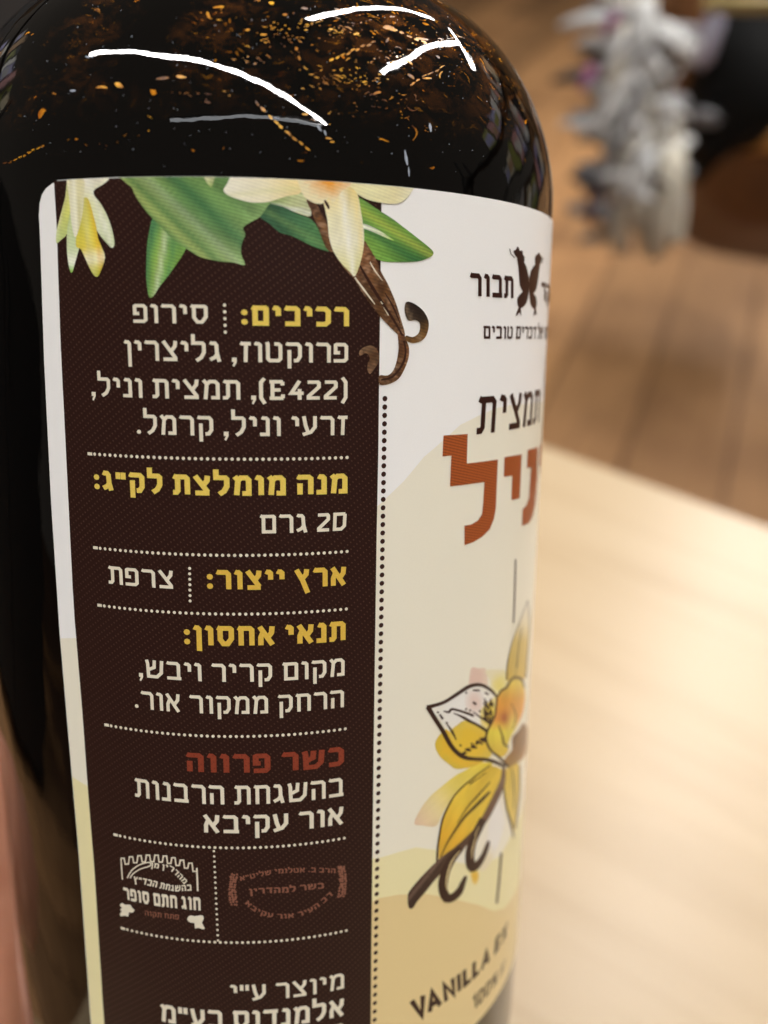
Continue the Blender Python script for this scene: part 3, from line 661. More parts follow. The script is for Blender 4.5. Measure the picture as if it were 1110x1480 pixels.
art('leaf_vein', zm([(703, 290), (740, 300), (790, 325), (855, 368), (850, 372), (790, 345), (735, 322), (703, 310)]), grad((522, 324), (566, 346), [(0, (.85, .88, .78)), (.7, (.75, .82, .55)), (1, (.4, .6, .12))]), .24)
art('vanilla_pod', zt_([(470, 100), (510, 150), (545, 205), (585, 280), (610, 350), (660, 440), (700, 530), (735, 620), (765, 720), (800, 850), (770, 890), (740, 850), (690, 800), (600, 705), (520, 600), (450, 500), (395, 405), (330, 340), (250, 235), (300, 240), (400, 360), (425, 240)]), bean((520, 360), (580, 480), 2), .24)
art('vanilla_pod', zt_([(745, 840), (790, 850), (812, 900), (832, 960), (828, 1040), (795, 1130), (750, 1205), (680, 1245), (598, 1252), (596, 1180), (660, 1180), (705, 1140), (735, 1060), (750, 950)]), bean((578, 490), (560, 550), 3), .25)
art('vanilla_pod', zt_([(806, 860), (860, 872), (905, 845), (920, 800), (915, 755), (880, 735), (830, 740), (805, 700), (796, 640), (812, 590), (870, 602), (940, 655), (980, 720), (990, 780), (970, 860), (925, 905), (860, 918), (810, 900)]), grad((590, 440), (612, 490), [(0, (.020, .012, .010)), (.5, (.035, .022, .015)), (1, (.20, .10, .03))], streak=.8, sw=2.5, hl=[(6, 3, (.32, .22, .14), .5)], seed=4), .25)
art('vanilla_pod', zt_([(440, 1022), (438, 985), (470, 955), (535, 940), (585, 985), (594, 1060), (560, 1120), (522, 1168), (500, 1130), (505, 1080), (520, 1040), (490, 1000)]), grad((520, 500), (545, 535), [(0, (.26, .16, .09)), (.5, (.10, .045, .02)), (1, (.24, .14, .08))], streak=.8, sw=2.2, seed=5), .24)
ink('pod_highlight', [(zt_([(605, 585), (640, 640), (668, 700)]), [.5, 2.5, 1.0]), (zt_([(520, 270), (560, 340), (620, 420)]), [1, 1.6, .6]), (zt_([(400, 395), (470, 490), (560, 610)]), [1.5, 2.2, .8])], .26, M_text)
ink('pod_shadow', [(zt_([(440, 300), (520, 440), (600, 570), (700, 720), (780, 860)]), [2, 4, 3, 2]), (zt_([(640, 520), (700, 620), (760, 760)]), [1, 2.2, 1.2]), (zt_([(790, 900), (805, 990), (780, 1090), (700, 1190), (610, 1215)]), [2, 2.6, 2])], .262, M_dark)
art('petal', zm([(12, 122), (30, 90), (60, 40), (150, 20), (400, 20), (402, 130), (330, 152), (240, 180), (190, 185), (140, 182), (80, 165), (35, 148)]), grad((326, 275), (436, 262), [(0, (.82, .80, .68)), (.5, (.82, .77, .56)), (.85, (.82, .70, .36)), (1, (.84, .68, .34))], streak=.12, hl=[(9, 4, (.70, .70, .34), .4)], seed=11), .27)
art('petal', zm([(600, 20), (960, 20), (985, 80), (960, 112), (930, 158), (890, 185), (850, 190), (780, 182), (720, 165), (660, 130), (630, 100)]), grad((500, 268), (600, 280), [(0, (.82, .74, .40)), (.3, (.80, .77, .46)), (.7, (.78, .72, .42)), (1, (.80, .78, .58))], streak=.15, seed=12), .27)
art('petal', zm([(535, 120), (600, 90), (650, 110), (682, 150), (695, 220), (708, 300), (712, 380), (700, 460), (668, 552), (640, 530), (600, 490), (560, 430), (538, 360), (530, 280), (518, 220), (510, 170)]), grad((495, 275), (512, 398), [(0, (.80, .66, .30)), (.3, (.82, .78, .52)), (.6, (.82, .80, .60)), (1, (.70, .68, .28))], streak=.14, hl=[(2, 4, (.90, .90, .84), .7), (-16, 4, (.82, .66, .22), .5)], seed=13), .28)
def heart(X, Y):
    d = np.hypot((X-476)/34, (Y-262)/24); n = vnoise(X/4, Y/4)*.35
    k = np.clip(d-.15+n-.15, 0, 1); return lerp2((.80, .32, .02), (.82, .74, .48), k)
def lerp2(a, b, k): return np.array(a)[None]*(1-k[:, None])+np.array(b)[None]*k[:, None]
art('flower_heart', zm([(395, 20), (610, 20), (650, 90), (600, 130), (560, 185), (535, 160), (520, 180), (490, 192), (440, 175), (400, 130)]), heart, .29)
ink('flower_heart_shadow', [(zm([(515, 172), (528, 195), (538, 215)]), [2, 3.5, 2])], .30, M_dark)

# ---- front of the label: logo, name, drawing
ze = lambda pts: U_(P2(pts, 650, 330, .1441))
birds = [ze(smooth([(665, 300), (690, 300), (740, 350), (770, 430), (785, 560), (772, 700), (740, 775), (690, 802), (668, 760), (666, 700), (700, 655), (720, 632), (692, 570), (680, 400)], 2)),
         ze([(690, 315), (670, 300), (645, 275), (628, 240), (632, 222), (652, 215), (662, 190), (674, 183), (684, 205), (690, 225), (712, 222), (722, 235), (722, 262), (740, 288), (738, 330), (722, 362)]),
         ze([(648, 882), (660, 840), (680, 795), (702, 803), (705, 884), (694, 852), (684, 846), (668, 868)]),
         ze(smooth([(890, 345), (888, 400), (868, 560), (846, 632), (826, 655), (852, 684), (862, 745), (850, 802), (818, 796), (794, 720), (783, 560), (800, 430), (850, 360)], 2)),
         ze([(845, 352), (842, 300), (852, 270), (866, 265), (878, 245), (888, 250), (893, 268), (908, 282), (914, 310), (900, 345), (880, 370), (860, 365)]),
         ze([(828, 884), (840, 800), (853, 803), (862, 882), (850, 850)])]
birds += [U_(q) for q in stroke(P2([(590, 205), (600, 255), (640, 298)], 650, 330, .1441), 1.3)]
birds += [U_(q) for q in stroke(P2([(925, 290), (918, 335), (895, 352)], 650, 330, .1441), .8)]
layer('emblem', birds, .20, M_dark, LBL, label='brown emblem of two crossed bird shapes')
put_text('lettering', 'תבור', [(677.4, 395), (740.6, 400.2), (677.4, 427.5), (740.6, 431)], 2.2, M_dark)
put_text('lettering', 'שקד', [(780.4, 408), (781, 408), (780.4, 434), (781, 434)], 2.2, M_dark, total=10.5)
put_text('lettering', 'של דברים טובים', [(696.8, 471), (783.5, 472.5), (696.8, 489.4), (782, 489.5)], 1.9, M_dark)
put_text('lettering', 'עולמה', [(786.2, 472.5), (787, 472.5), (785.2, 489.5), (786, 489.5)], 1.9, M_dark, total=5.5)
put_text('lettering', 'תמצית', [(690.3, 573.5), (700, 572.4), (687, 628.0), (700, 626)], 1.75, M_dark, total=16.5)
zn = lambda pts: U_(P2(pts, 520, 540, .27027))
layer('lettering', [zn([(443, 330), (572, 322), (567, 480), (733, 458), (722, 720), (712, 775), (690, 830), (650, 870), (600, 900), (555, 915), (555, 812), (590, 806), (625, 785), (648, 750), (655, 690), (661, 578), (478, 602), (485, 437), (438, 442)])], .20, M_orange, LBL)
layer('lettering', [zn([(768, 446), (860, 430), (850, 665), (805, 676), (810, 544), (765, 551)])], .20, M_orange, LBL)
layer('lettering', [zn([(892, 408), (945, 390), (942, 560), (932, 700), (915, 770), (895, 800), (862, 812), (865, 722), (885, 705), (900, 660), (910, 500), (888, 506)])], .20, M_orange, LBL)
ub, vb_ = zn([(957, 386)])[0]; _, ve = zn([(940, 560)])[0]
layer('lettering', [[(ub, vb_), (ub+4.5, vb_), (ub+4.5, ve), (ub+2.2, ve), (ub+2.2, vb_-2.6), (ub, vb_-2.6)]], .20, M_orange, LBL)
ink('thin_rule', [([(743.5, 808), (742.5, 855), (740.5, 900)], 1.7)], .20)
ink('thin_rule', [([(723, 1232), (720, 1270), (716.5, 1305)], 2.4)], .20)
put_text('lettering', 'VANILLA EX', [(590.5, 1447), (733, 1330), (598.5, 1474), (730, 1352)], 2.7, M_dark)
put_text('lettering', '100% N', [(681.5, 1440), (729.5, 1384), (683.5, 1459), (725.5, 1404)], 2.0, M_dark)
ink('thin_rule', [([(705.5, 1400), (712, 1393), (718, 1385.5)], .9)], .20, M_tan)

# drawing of the vanilla flower
zf = lambda pts: P2(pts, 600, 940, .1802); zg = lambda pts: P2(pts, 570, 1080, .1982)
cr = (.78, .72, .55)
def wash(core, rim_, c0, r0, k0=.45, k1=1.0, sd=0):
    def f(X, Y):
        d = np.hypot((X-c0[0])/r0[0], (Y-c0[1])/r0[1]); n = (vnoise(X/7+sd, Y/7)-.5)*.22
        return lerp2(core, rim_, np.clip((d+n-k0)/(k1-k0), 0, 1))
    return f
art('watercolour_wash', zf([(442, 140), (500, 142), (560, 148), (575, 270), (560, 400), (540, 520), (470, 540), (400, 470), (400, 330), (422, 265)]), wash((.72, .52, .44), (.74, .60, .48), (687, 990), (14, 40)), .175, mat=M_wash)
art('watercolour_wash', zf([(555, 165), (640, 150), (725, 165), (745, 260), (680, 330), (640, 370), (590, 330), (600, 250)]), wash((.76, .66, .20), (.78, .72, .50), (722, 990), (18, 24), .2), .18, mat=M_wash)
art('watercolour_wash', zf([(155, 770), (165, 710), (210, 655), (300, 590), (380, 555), (470, 570), (560, 640), (600, 760), (580, 850), (480, 920), (330, 948), (260, 905), (195, 850)]), wash((.74, .47, .035), (.56, .47, .07), (672, 1075), (52, 48), .55, 1.05, 2), .185, mat=M_wash)
art('watercolour_wash', zg([(700, 110), (600, 115), (520, 160), (430, 210), (330, 290), (260, 350), (190, 440), (140, 550), (200, 565), (300, 570), (350, 470), (440, 350), (560, 240), (690, 150)]), grad((705, 1105), (603, 1190), [(0, (.76, .60, .05)), (.45, (.76, .62, .14)), (.75, (.76, .64, .34)), (1, (.74, .55, .38))], streak=.12, sw=10), .18, mat=M_wash)
art('watercolour_wash', zg([(770, 330), (790, 420), (800, 560), (760, 680), (700, 830), (640, 900), (600, 860), (650, 700), (700, 480)]), wash((.80, .78, .74), (.78, .70, .50), (715, 1190), (20, 60), .5), .18, mat=M_wash)
art('watercolour_wash', zg([(548, 885), (590, 890), (610, 920), (600, 985), (575, 1000), (558, 960)]), wash((.76, .47, .05), (.76, .60, .22), (685, 1266), (7, 12), .4), .185, mat=M_wash)
# pale upper half of the left petal
art('drawn_petal', zf([(110, 455), (230, 420), (340, 350), (430, 295), (520, 285), (600, 330), (640, 380), (600, 560), (520, 620), (400, 560), (330, 600), (270, 650), (200, 560)]), wash((.80, .79, .76), (.80, .78, .72), (670, 1020), (40, 30)), .188, mat=M_wash)
art('watercolour_wash', zf([(400, 330), (460, 320), (520, 330), (560, 420), (540, 520), (460, 530), (395, 450)]), wash((.74, .58, .52), (.78, .74, .70), (685, 1015), (14, 20), .3), .192, mat=M_wash)
art('watercolour_wash', zf([(520, 470), (600, 400), (650, 360), (620, 560), (570, 650), (520, 600)]), wash((.74, .56, .06), (.76, .66, .3), (706, 1033), (12, 26), .5), .195, mat=M_wash)
art('watercolour_wash', zf([(270, 655), (330, 595), (400, 558), (520, 615), (570, 660), (590, 760), (600, 850), (480, 865), (390, 840), (310, 760)]), wash((.74, .50, .04), (.66, .52, .10), (680, 1072), (36, 34), .5, 1.1), .198, mat=M_wash)
art('drawn_petal', zg([(690, 135), (620, 190), (560, 235), (490, 295), (440, 350), (400, 410), (360, 485), (335, 570), (322, 660), (318, 810), (345, 805), (430, 750), (510, 690), (580, 600), (640, 510), (700, 400), (760, 290), (785, 190), (760, 150)]), grad((705, 1110), (636, 1240), [(0, (.74, .52, .05)), (.4, (.76, .55, .06)), (.8, (.74, .42, .03)), (1, (.66, .40, .04))], streak=.16, sw=8, hl=[(0, 5, (.55, .35, .03), .4)]), .20, mat=M_wash)
art('drawn_petal', zg([(800, 165), (790, 250), (800, 380), (820, 480), (850, 580), (865, 600), (885, 510), (900, 400), (908, 260), (900, 120), (850, 130)]), grad((733, 1110), (741, 1200), [(0, (.70, .50, .06)), (.6, (.72, .54, .10)), (1, (.62, .46, .10))], streak=.2, sw=4), .20, mat=M_wash)
zu = lambda pts: P2(pts, 540, 860, .4192)
art('drawn_petal', zu([(453, 292), (458, 240), (468, 190), (484, 130), (500, 90), (527, 18), (533, 60), (535, 120), (528, 200), (522, 280), (490, 296)]), grad((745, 980), (759, 872), [(0, (.62, .44, .10)), (.5, (.66, .50, .16)), (.72, (.74, .66, .46)), (1, (.78, .74, .64))], streak=.25, sw=3), .20, mat=M_wash)
def lip(X, Y):
    c = grad((726, 985), (722, 1085), [(0, (.74, .58, .10)), (.25, (.72, .34, .04)), (.55, (.70, .28, .05)), (.72, (.70, .60, .06)), (1, (.62, .44, .05))], streak=.2, sw=6)(X, Y)
    k = np.exp(-((X-728)/6)**2-((Y-1037)/9)**2); c = c*(1-.85*k[:, None])+np.array((.32, .05, .02))*.85*k[:, None]
    k = np.exp(-((X-740)/7)**2-((Y-1045)/14)**2); return c*(1-.7*k[:, None])+np.array((.74, .66, .14))*.7*k[:, None]
art('drawn_lip', zf([(650, 370), (672, 325), (705, 300), (735, 270), (760, 248), (810, 238), (850, 252), (872, 330), (868, 420), (850, 510), (800, 620), (760, 690), (735, 760), (740, 800), (700, 850), (650, 845), (610, 810), (575, 750), (562, 700), (575, 640), (605, 580), (632, 520), (642, 450)]), lip, .215, mat=M_wash)
art('drawn_shadow', zf([(770, 700), (820, 640), (862, 580), (892, 640), (890, 760), (865, 850), (810, 900), (740, 935), (700, 890), (740, 830), (770, 790)]), grad((745, 1050), (730, 1105), [(0, (.24, .12, .05)), (.6, (.28, .13, .04)), (1, (.40, .22, .05))], streak=.5, sw=4), .222, mat=M_wash)
ink('drawn_outline', [
 (zf([(88, 455), (140, 440), (230, 410), (340, 340), (430, 285), (520, 274), (600, 318), (648, 372)]), [5.5, 4.2, 4, 4.6, 4.2, 3.5, 2.2]),
 (zf([(95, 448), (150, 540), (220, 650), (280, 760), (340, 825), (400, 858), (480, 868), (560, 872), (640, 895), (712, 930)]), [5.8, 5.2, 5.4, 5, 5.4, 4.2, 4, 4, 3]),
 (zf([(222, 483), (262, 492), (285, 468), (340, 478), (400, 498), (462, 522)]), [1.5, 3, 2.6, 2.8, 3]),
 (zf([(300, 500), (370, 530), (430, 565), (500, 600), (572, 648)]), [1, 3.4, 3, 3.6]),
 (zf([(455, 488), (510, 530), (560, 560), (600, 590)]), [1, 2.6, 3]),
 (zf([(190, 508), (215, 548)]), [2, 3]), (zf([(240, 575), (290, 650), (322, 715)]), [1, 3, 1]),
 (zf([(455, 316), (510, 318)]), 2.2), (zf([(550, 335), (580, 350)]), 2), (zf([(455, 410), (482, 432)]), 2.5),
 (zf([(648, 372), (640, 450), (630, 520), (600, 585), (572, 640), (560, 700), (575, 760), (610, 812), (660, 850), (740, 935)]), [2, 2, 2.6, 2.4, 2.6, 2.2, 3]),
 (zf([(655, 368), (680, 322), (720, 298), (742, 262), (780, 215), (820, 218), (850, 240), (868, 300)]), [2, 2.2, 2.4, 2, 3, 1.2]),
 (zf([(660, 600), (690, 680), (705, 750), (740, 770)]), [1, 2.4, 2]), (zf([(760, 420), (800, 520), (770, 640)]), [.6, 1, .6]),
 ], .23)
hat = []
for k in range(60):
    a = random.random(); b = random.random(); x = 540+a*70; y = 380+b*170; 
    if x < 640-b*40: hat.append((zf([(x, y), (x+random.uniform(2, 12), y+random.uniform(12, 34))]), random.uniform(1.0, 2.0)))
for k in range(44):
    a = random.random(); x = 350+a*220; y = 850-a*120-random.random()*60*a; hat.append((zf([(x, y-20), (x+random.uniform(12, 34), y-20+random.uniform(4, 16))]), random.uniform(1.0, 2.0)))
for x, y in ((400, 335), (432, 478), (400, 468), (175, 492), (245, 577), (510, 485), (355, 758), (400, 790), (445, 745)): hat.append((zf([(x-6, y-4), (x+8, y+6)]), 2.2))
ink('hatching', hat, .226, sm=1)
ink('drawn_outline', [
 (zg([(690, 130), (620, 180), (560, 228), (490, 285), (430, 350), (385, 430), (345, 520), (325, 620), (308, 740), (305, 830)]), [1.2, 1.8, 1.6, 2.2, 2, 2.4]),
 (zg([(330, 800), (375, 700), (430, 610), (500, 510), (580, 430), (650, 360), (690, 320)]), [1, 1.8, 2.6, 3, 4, 2]),
 (zg([(450, 550), (520, 440), (600, 350), (690, 250)]), [.6, 1.4, 2.2, 1.2]),
 (zg([(540, 265), (600, 225), (660, 180)]), [2, 1.2, 1]),
 (zg([(795, 180), (790, 300), (812, 450), (845, 560), (862, 660)]), [1, 1.4, 1.8, 2.6, 1]),
 (zg([(905, 130), (906, 300), (892, 450), (872, 590)]), [1, 1.4, 1.6, 1.6]),
 (zg([(850, 150), (865, 300), (862, 450)]), [1, 1.4, .6]),
 (zu([(455, 292), (457, 240), (468, 185), (486, 125), (527, 18)]), [1.4, 1.2, .8, .6]), (zu([(520, 285), (528, 180), (534, 90), (527, 18)]), [1.4, 1, .6]), (zu([(488, 250), (497, 170), (508, 110)]), [1, .9, .4]),
 ], .235)
art('drawn_pod', zg([(800, 150), (780, 145), (765, 230), (720, 330), (660, 450), (590, 570), (500, 665), (420, 735), (350, 785), (300, 830), (210, 920), (130, 1010), (93, 1070), (98, 1160), (128, 1168), (160, 1120), (220, 1050), (300, 950), (380, 870), (440, 800), (540, 690), (620, 600), (690, 500), (750, 380), (800, 260)]), grad((640, 1240), (592, 1300), [(-3, (.14, .075, .05)), (-1, (.12, .06, .04)), (.3, (.060, .026, .018)), (1, (.035, .015, .012))], streak=.5, sw=3, hl=[(3, 1.6, (.30, .20, .15), .5)]), .24, mat=M_wash)
ink('drawn_pod', [
 (zg([(640, 520), (600, 600), (565, 680), (545, 760), (545, 830), (560, 872), (600, 850), (640, 790), (668, 720), (680, 680)]), [9, 9.5, 9.5, 10.5, 11, 10.5, 8, 6, 5, 3]),
 (zg([(480, 730), (420, 800), (375, 880), (350, 970), (350, 1040), (375, 1095), (425, 1085), (470, 1040), (495, 980), (515, 935)]), [7, 9, 10, 11, 11, 10.5, 9, 8, 6, 3]),
 ], .25)
ink('pod_highlight', [(zg([(590, 640), (560, 740), (560, 810)]), [.6, 1.3, .5]), (zg([(470, 750), (410, 830), (378, 930), (372, 1010), (395, 1060)]), [.8, 1.8, 1.6, 1.2, .5]), (zg([(610, 570), (580, 640)]), [.5, 1.0])], .26, M_tan)

# ================================================================ HAND that holds the bottle (left, behind; only its edge is in view)
sk = NT('skin'); tc = sk.n('ShaderNodeTexCoord').outputs['Object']
nz = sk.noise(tc, 90, 4, .6); n2 = sk.noise(tc, 900, 3, .6); sk.bump(sk.math('ADD', sk.math('MULTIPLY', nz, .6), sk.math('MULTIPLY', n2, .25)), .4, .0006)
M_skin = sk.set(Base_Color=sk.ramp(nz, [(.3, (.42, .17, .10)), (.7, (.54, .25, .16))]), Roughness=.48, Subsurface_Weight=.12, Subsurface_Radius=(.01, .004, .002), Subsurface_Scale=.6)
M_nail = NT('nail').set(Base_Color=(.72, .46, .38), Roughness=.25)
def skin_mesh(name, chains, parent, subd=2):
    """chains: lists of (x, y, z, radius) in bottle radii; the first vertex of later chains may repeat an earlier one"""
    verts, rad, edges, key = [], [], [], {}
    for ch in chains:
        prev = None
        for x, y, z, r in ch:
            k = (round(x, 4), round(y, 4), round(z, 4))
            if k not in key: key[k] = len(verts); verts.append((x*R, y*R, z*R-ZB)); rad.append(r*R)
            if prev is not None: edges.append((prev, key[k]))
            prev = key[k]
    me = bpy.data.meshes.new(name); me.from_pydata(verts, edges, []); o = obj(name, me, M_skin, parent)
    md = o.modifiers.new('skin', 'SKIN'); md.use_smooth_shade = True
    for i, r in enumerate(rad): me.skin_vertices[0].data[i].radius = (r, r)
    me.skin_vertices[0].data[0].use_root = True
    s = o.modifiers.new('sub', 'SUBSURF'); s.levels = subd; s.render_levels = subd
    return o
HD = thing('hand', 'bare hand gripping the bottle from the left, its edge at the left margin', 'hand', mat=MT)
def around(th, rad, z, r): a = math.radians(th); return (rad*math.sin(a), -rad*math.cos(a), z, r)
# palm lies on the left-rear side of the bottle; fingers wrap round the back, thumb comes to the near left, low down
palm0 = around(-124, 1.50, -2.15, .34)
chains = [[(-4.6, 1.9, -4.6, .80), (-3.4, 1.5, -3.7, .72), (-2.3, 1.05, -2.9, .60), palm0]]
for i, (z0, ln, rr_) in enumerate(((-1.35, 1.0, .225), (-1.85, 1.08, .235), (-2.35, 1.02, .225), (-2.80, .82, .195))):
    a0 = -134; st = [22*ln, 44*ln, 68*ln, 88*ln]
    chains.append([palm0, around(-128, 1.42, -2.1+(z0+2.1)*.6, .30), around(a0-6, 1.31, z0, rr_+.03), around(a0-6-st[0], 1.27, z0+.03, rr_+.01), around(a0-6-st[1], 1.25, z0+.06, rr_-.005), around(a0-6-st[2], 1.235, z0+.09, rr_-.02), around(a0-6-st[3], 1.21, z0+.10, rr_-.06)])
chains.append([palm0, around(-116, 1.55, -2.75, .31), around(-104, 1.42, -3.15, .26), around(-88, 1.30, -3.3, .23), around(-72, 1.24, -3.3, .19)])
hand = skin_mesh('palm_and_fingers', chains, HD)

# ================================================================ BLURRED THINGS BEHIND
def rag(name, mat, parent, A, L, wd, th, rot, n=5):
    """one ruffled tuft: a bent, tapering, thick strip"""
    bm = bmesh.new(); secs = []
    for i in range(n+1):
        t_ = i/n; w_ = wd*(.35+.65*math.sin(math.pi*min(1, t_*.75+.2))); z_ = -L*t_*.5; x_ = L*t_
        secs.append([bm.verts.new((x_, y_*w_/2, z_*t_+th*zz_+random.uniform(-.002, .002))) for y_, zz_ in ((-1, 0), (-.4, .6), (.4, .6), (1, 0), (.4, -.5), (-.4, -.5))])
    for a_, b_ in zip(secs, secs[1:]):
        for k in range(6): bm.faces.new((a_[k], a_[(k+1) % 6], b_[(k+1) % 6], b_[k]))
    bm.faces.new(secs[0][::-1]); bm.faces.new(secs[-1]); bmesh.ops.recalc_face_normals(bm, faces=bm.faces)
    o = from_bm(name, bm, mat, parent, True); o.location = A; o.rotation_euler = rot; return o
M_tw = NT('white_fabric').set(Base_Color=(.50, .50, .49), Roughness=.75)
M_tg = NT('grey_fabric').set(Base_Color=(.20, .20, .21), Roughness=.75)
M_tb = NT('cream_fabric').set(Base_Color=(.46, .42, .34), Roughness=.75)
M_tm = NT('magenta_fabric').set(Base_Color=(.30, .10, .22), Roughness=.6)
M_tk = NT('dark_accent').set(Base_Color=(.03, .03, .038), Roughness=.7)
DB = 1.25
def bpt(x, y, d=DB): return Vector(at_d(x, y, d))
base = bpt(925, 330)
TF = thing('tasselled_hanging', 'pale grey and white ruffled bundle hanging in the blurred background, magenta at its left', 'ornament', base)
CI = cam.matrix_basis.to_3x3()
def loc_(x, y, d=DB): return bpt(x, y, d)-base
pxm = DB/F_PX
def tuft(x, y, L, wd, ang_, mat, d=DB, name='tuft'):
    """tuft from photo point, L/wd in px of the photograph at that depth, hanging at ang_ degrees from right-down"""
    o = rag(name, mat, TF, loc_(x, y, d), L*pxm, wd*pxm, 8*pxm, (0, 0, 0))
    zr = Matrix.Rotation(math.radians(-ang_), 3, 'Z'); o.rotation_euler = (CI @ zr).to_euler(); return o
core = bmesh.new()
prev = None
for x, y, w_ in ((905, -40, 30), (910, 20, 34), (915, 80, 38), (920, 140, 50), (928, 200, 56), (936, 260, 54), (950, 310, 40), (968, 350, 18)):
    c_ = loc_(x, y, DB+.03); ring = [core.verts.new(c_+CI@Vector((math.cos(a_)*w_*pxm, 0, math.sin(a_)*w_*pxm*.6))) for a_ in [k*math.pi/4 for k in range(8)]]
    if prev:
        for k in range(8): core.faces.new((prev[k], prev[(k+1) % 8], ring[(k+1) % 8], ring[k]))
    prev = ring
from_bm('core', core, M_tb, TF, True)
rs = random.Random(5)
for k in range(9):      # left fringe
    y = 30+k*36; x = 905-min(k, 4)*6+rs.uniform(-6, 6)
    tuft(x+8, y, 54+rs.uniform(-8, 10), 24, 208+rs.uniform(-14, 10), M_tw if k % 2 else M_tg, DB-.01)
    tuft(x+14, y+18, 46, 20, 170+rs.uniform(-14, 14), M_tk if k in (1, 3) else M_tg, DB+.01)
for k in range(8):      # right fringe
    y = 55+k*34; tuft(950+rs.uniform(-8, 8), y, 62+rs.uniform(-8, 12), 24, -25+rs.uniform(-25, 15), M_tw if k % 3 else M_tg, DB)
for k in range(8):      # middle
    y = 0+k*36; tuft(905+rs.uniform(0, 40), y, 90, 34, 80+rs.uniform(-25, 25), M_tw if k % 2 == 0 else M_tb, DB-.03)
tuft(972, 215, 120, 42, 92, M_tb, DB-.03); tuft(915, 240, 95, 34, 96, M_tb, DB-.03); tuft(945, 40, 60, 34, 20, M_tw, DB-.04)
for k in range(8):
    y = 30+k*40; side = k % 2
    tuft(940+rs.uniform(0, 14) if side else 880+rs.uniform(-10, 6), y, 50+rs.uniform(-8, 8), 18, (rs.uniform(-30, 10) if side else 205+rs.uniform(-20, 15)), (M_tw, M_tg, M_tk, M_tw)[k % 4], DB-.035)
for k in range(9):
    tuft(896+rs.uniform(0, 56), 60+k*28, 34+rs.uniform(-6, 14), 9, rs.choice((60, 115, 20, 160))+rs.uniform(-15, 15), M_tk if k % 2 else M_tg, DB-.075)  # dark slivers put in as the shaded gaps between tufts
for k in range(10):
    tuft(892+rs.uniform(0, 60), 20+k*30, 44+rs.uniform(-8, 14), 13, rs.choice((40, 70, 130, 200))+rs.uniform(-15, 15), M_tw, DB-.085)
for x, y in ((882, 28), (848, 108)): tuft(x+10, y-10, 24, 16, 120, M_tm, DB-.06)
tuft(865, 262, 50, 22, 95, NT('maroon_fabric').set(Base_Color=(.10, .03, .03), Roughness=.7), DB-.02)
tuft(860, 292, 80, 20, 45, M_tg, DB-.03)

# black bag with a pale strap, and a brown box by it
def block(name, corners, depth, mat, parent, d):
    """solid seen at photo corners at distance d, 'depth' metres thick away from the camera"""
    bm = bmesh.new(); f_ = [bpt(x, y, d)-parent.location for x, y in corners]; bk = CI@Vector((0, 0, -depth))
    a_ = [bm.verts.new(p) for p in f_]; b_ = [bm.verts.new(p+bk) for p in f_]
    bm.faces.new(a_); bm.faces.new(b_[::-1]); n = len(a_)
    for i in range(n): bm.faces.new((a_[i], b_[i], b_[(i+1) % n], a_[(i+1) % n]))
    bmesh.ops.recalc_face_normals(bm, faces=bm.faces); bmesh.ops.bevel(bm, geom=list(bm.edges), offset=.008, segments=3, affect='EDGES')
    return from_bm(name, bm, mat, parent, True)
d2 = 1.55
BG = thing('bag', 'blurred black bag with a pale lilac strap at the top right', 'bag', bpt(1060, 220, d2))
block('body', [(1044, 14), (1150, 10), (1150, 165), (1085, 185), (1040, 235), (1018, 180), (1024, 95)], .12, NT('black_cloth').set(Base_Color=(.005, .005, .005), Roughness=.9, Specular_IOR_Level=.15), BG, d2)
block('strap', [(1026, 6), (1056, 8), (1046, 50), (1028, 95), (1008, 100), (1010, 60)], .02, NT('lilac_webbing').set(Base_Color=(.36, .34, .42), Roughness=.6), BG, d2-.03)
block('trim', [(1000, 150), (1045, 158), (1048, 178), (1000, 176)], .02, NT('grey_webbing').set(Base_Color=(.16, .16, .17), Roughness=.6), BG, d2-.02)
CH = thing('dark_cabinet', 'blurred dark brown wooden cabinet behind the black bag at the right margin', 'cabinet', bpt(1080, 350, 1.9))
block('side', [(985, -60), (1250, -60), (1250, 320), (1110, 300), (1062, 275), (1022, 225), (985, 150)], .30, wood('brown_wood', (.13, .05, .018), (.17, .07, .022), (.07, .028, .012), 2, .45), CH, 1.9)
block('drawer_front', [(1062, 165), (1200, 160), (1200, 212), (1068, 215)], .03, wood('amber_wood', (.30, .14, .03), (.34, .17, .05), (.2, .09, .02), 2, .45), CH, 1.86)
block('shelf_edge', [(1025, -8), (1150, -8), (1150, 6), (1020, 3)], .03, NT('yellow_trim').set(Base_Color=(.50, .44, .20), Roughness=.5), CH, 1.5)

LC = thing('added_cabinet', 'unseen dark cabinet added back left of the bottle, to be mirrored as black in its left flank', 'cabinet', (-1.15, .95, 0)); LC.rotation_euler = (0, 0, math.radians(52))  # unseen, added to darken the reflection in the bottle's left flank
M_lc = NT('black_laminate').set(Base_Color=(.014, .013, .013), Roughness=.6)
bm = bmesh.new(); bm_box(bm, (-1.3, -.2, .05), (1.3, .2, 1.12), .005); from_bm('carcass', bm, M_lc, LC)
for k in range(4):
    bm = bmesh.new(); bm_box(bm, (-1.29+k*.65, -.222, .08), (-.66+k*.65, -.202, 1.10), .003); dr_ = from_bm('door', bm, M_lc, LC)
    bm = bmesh.new(); bm_box(bm, (-.74+k*.65, -.245, .8), (-.72+k*.65, -.223, 1.0), .002); from_bm('handle', bm, M_leg, dr_)
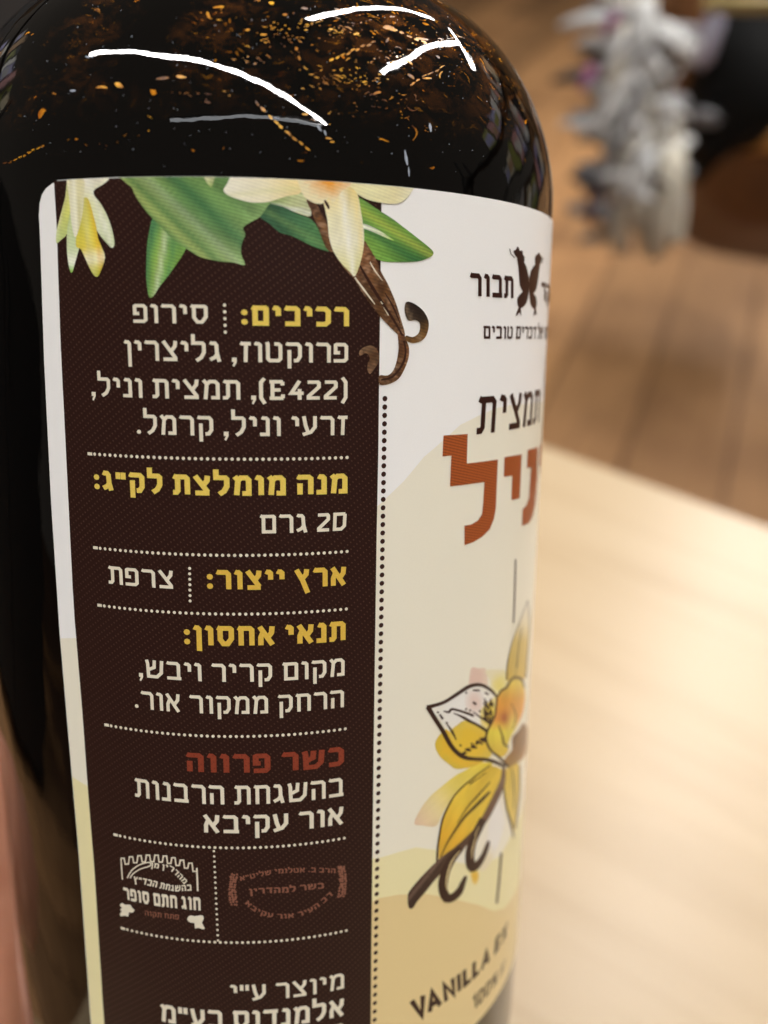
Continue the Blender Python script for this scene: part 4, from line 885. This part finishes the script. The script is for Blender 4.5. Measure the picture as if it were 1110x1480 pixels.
# shelves of goods added outside the frame, only to be mirrored as streaks in the shoulder
rs = random.Random(11)
cols = [('white', (.82, .82, .78)), ('olive green', (.34, .36, .10)), ('tan', (.55, .36, .20)), ('lilac', (.45, .44, .72)), ('cream', (.8, .72, .52)), ('black', (.03, .03, .03)), ('pink', (.7, .38, .38)), ('grey', (.5, .5, .5))]
cm = {n: NT(n.replace(' ', '_')+'_carton').set(Base_Color=c, Roughness=.4) for n, c in cols}
def goods(label, side, cx, cy, deg, zs, step, names):
    RZ = math.radians(deg); RM = Matrix.Rotation(RZ, 3, 'Z')
    S_ = thing('added_shelf', label, 'shelf', (cx, cy, 0), 'display shelves'); S_.rotation_euler = (0, 0, RZ)
    for z in zs:
        bm = bmesh.new(); bm_box(bm, (-.95, -.16, z-.02), (.95, .16, z), .003); from_bm('shelf_board', bm, M_leg, S_)
    for x in (-.93, .93):
        for y in (-.14, .14):
            bm = bmesh.new(); bm_box(bm, (x-.015, y-.015, 0), (x+.015, y+.015, zs[-1]+.22), .002); from_bm('upright', bm, M_leg, S_)
    for zi, z in enumerate(zs):
        x = -.88; k = 0; prevn = 'end upright'
        while x < .84 and k < 8:
            n, c = cols[(k*step+zi*2) % 8]; w_ = rs.uniform(.06, .18); h_ = rs.uniform(.14, .26)
            t = thing('carton', f'{n} carton on the {names[zi]} board of the added {side} display shelf beside the {prevn}', 'carton', Vector((cx, cy, z+.001))+RM@Vector((x+w_/2, 0, 0)), 'cartons on the display shelves')
            t.rotation_euler = (0, 0, RZ)
            bm = bmesh.new(); bm_box(bm, (-w_/2, -.08, 0), (w_/2, .08, h_), .003); from_bm('box', bm, cm[n], t)
            bm = bmesh.new(); bm_box(bm, (-w_/2+.008, -.083, h_*.25), (w_/2-.008, -.081, h_*.7)); from_bm('sticker', bm, cm[cols[(k+4) % 8][0]], t)
            x += w_+rs.choice((.01, .03, .10)); k += 1; prevn = n+' one'
goods('added black steel display shelf out to the right, mirrored in the bottle shoulder', 'right-hand', 1.55, .92, -64, (.60, .95, 1.30), 3, ('lowest', 'middle', 'top'))
goods('added black steel display shelf out to the left, mirrored in the bottle shoulder', 'left-hand', -1.9, 1.75, 47, (1.05, 1.35, 1.65), 5, ('lowest', 'middle', 'top'))
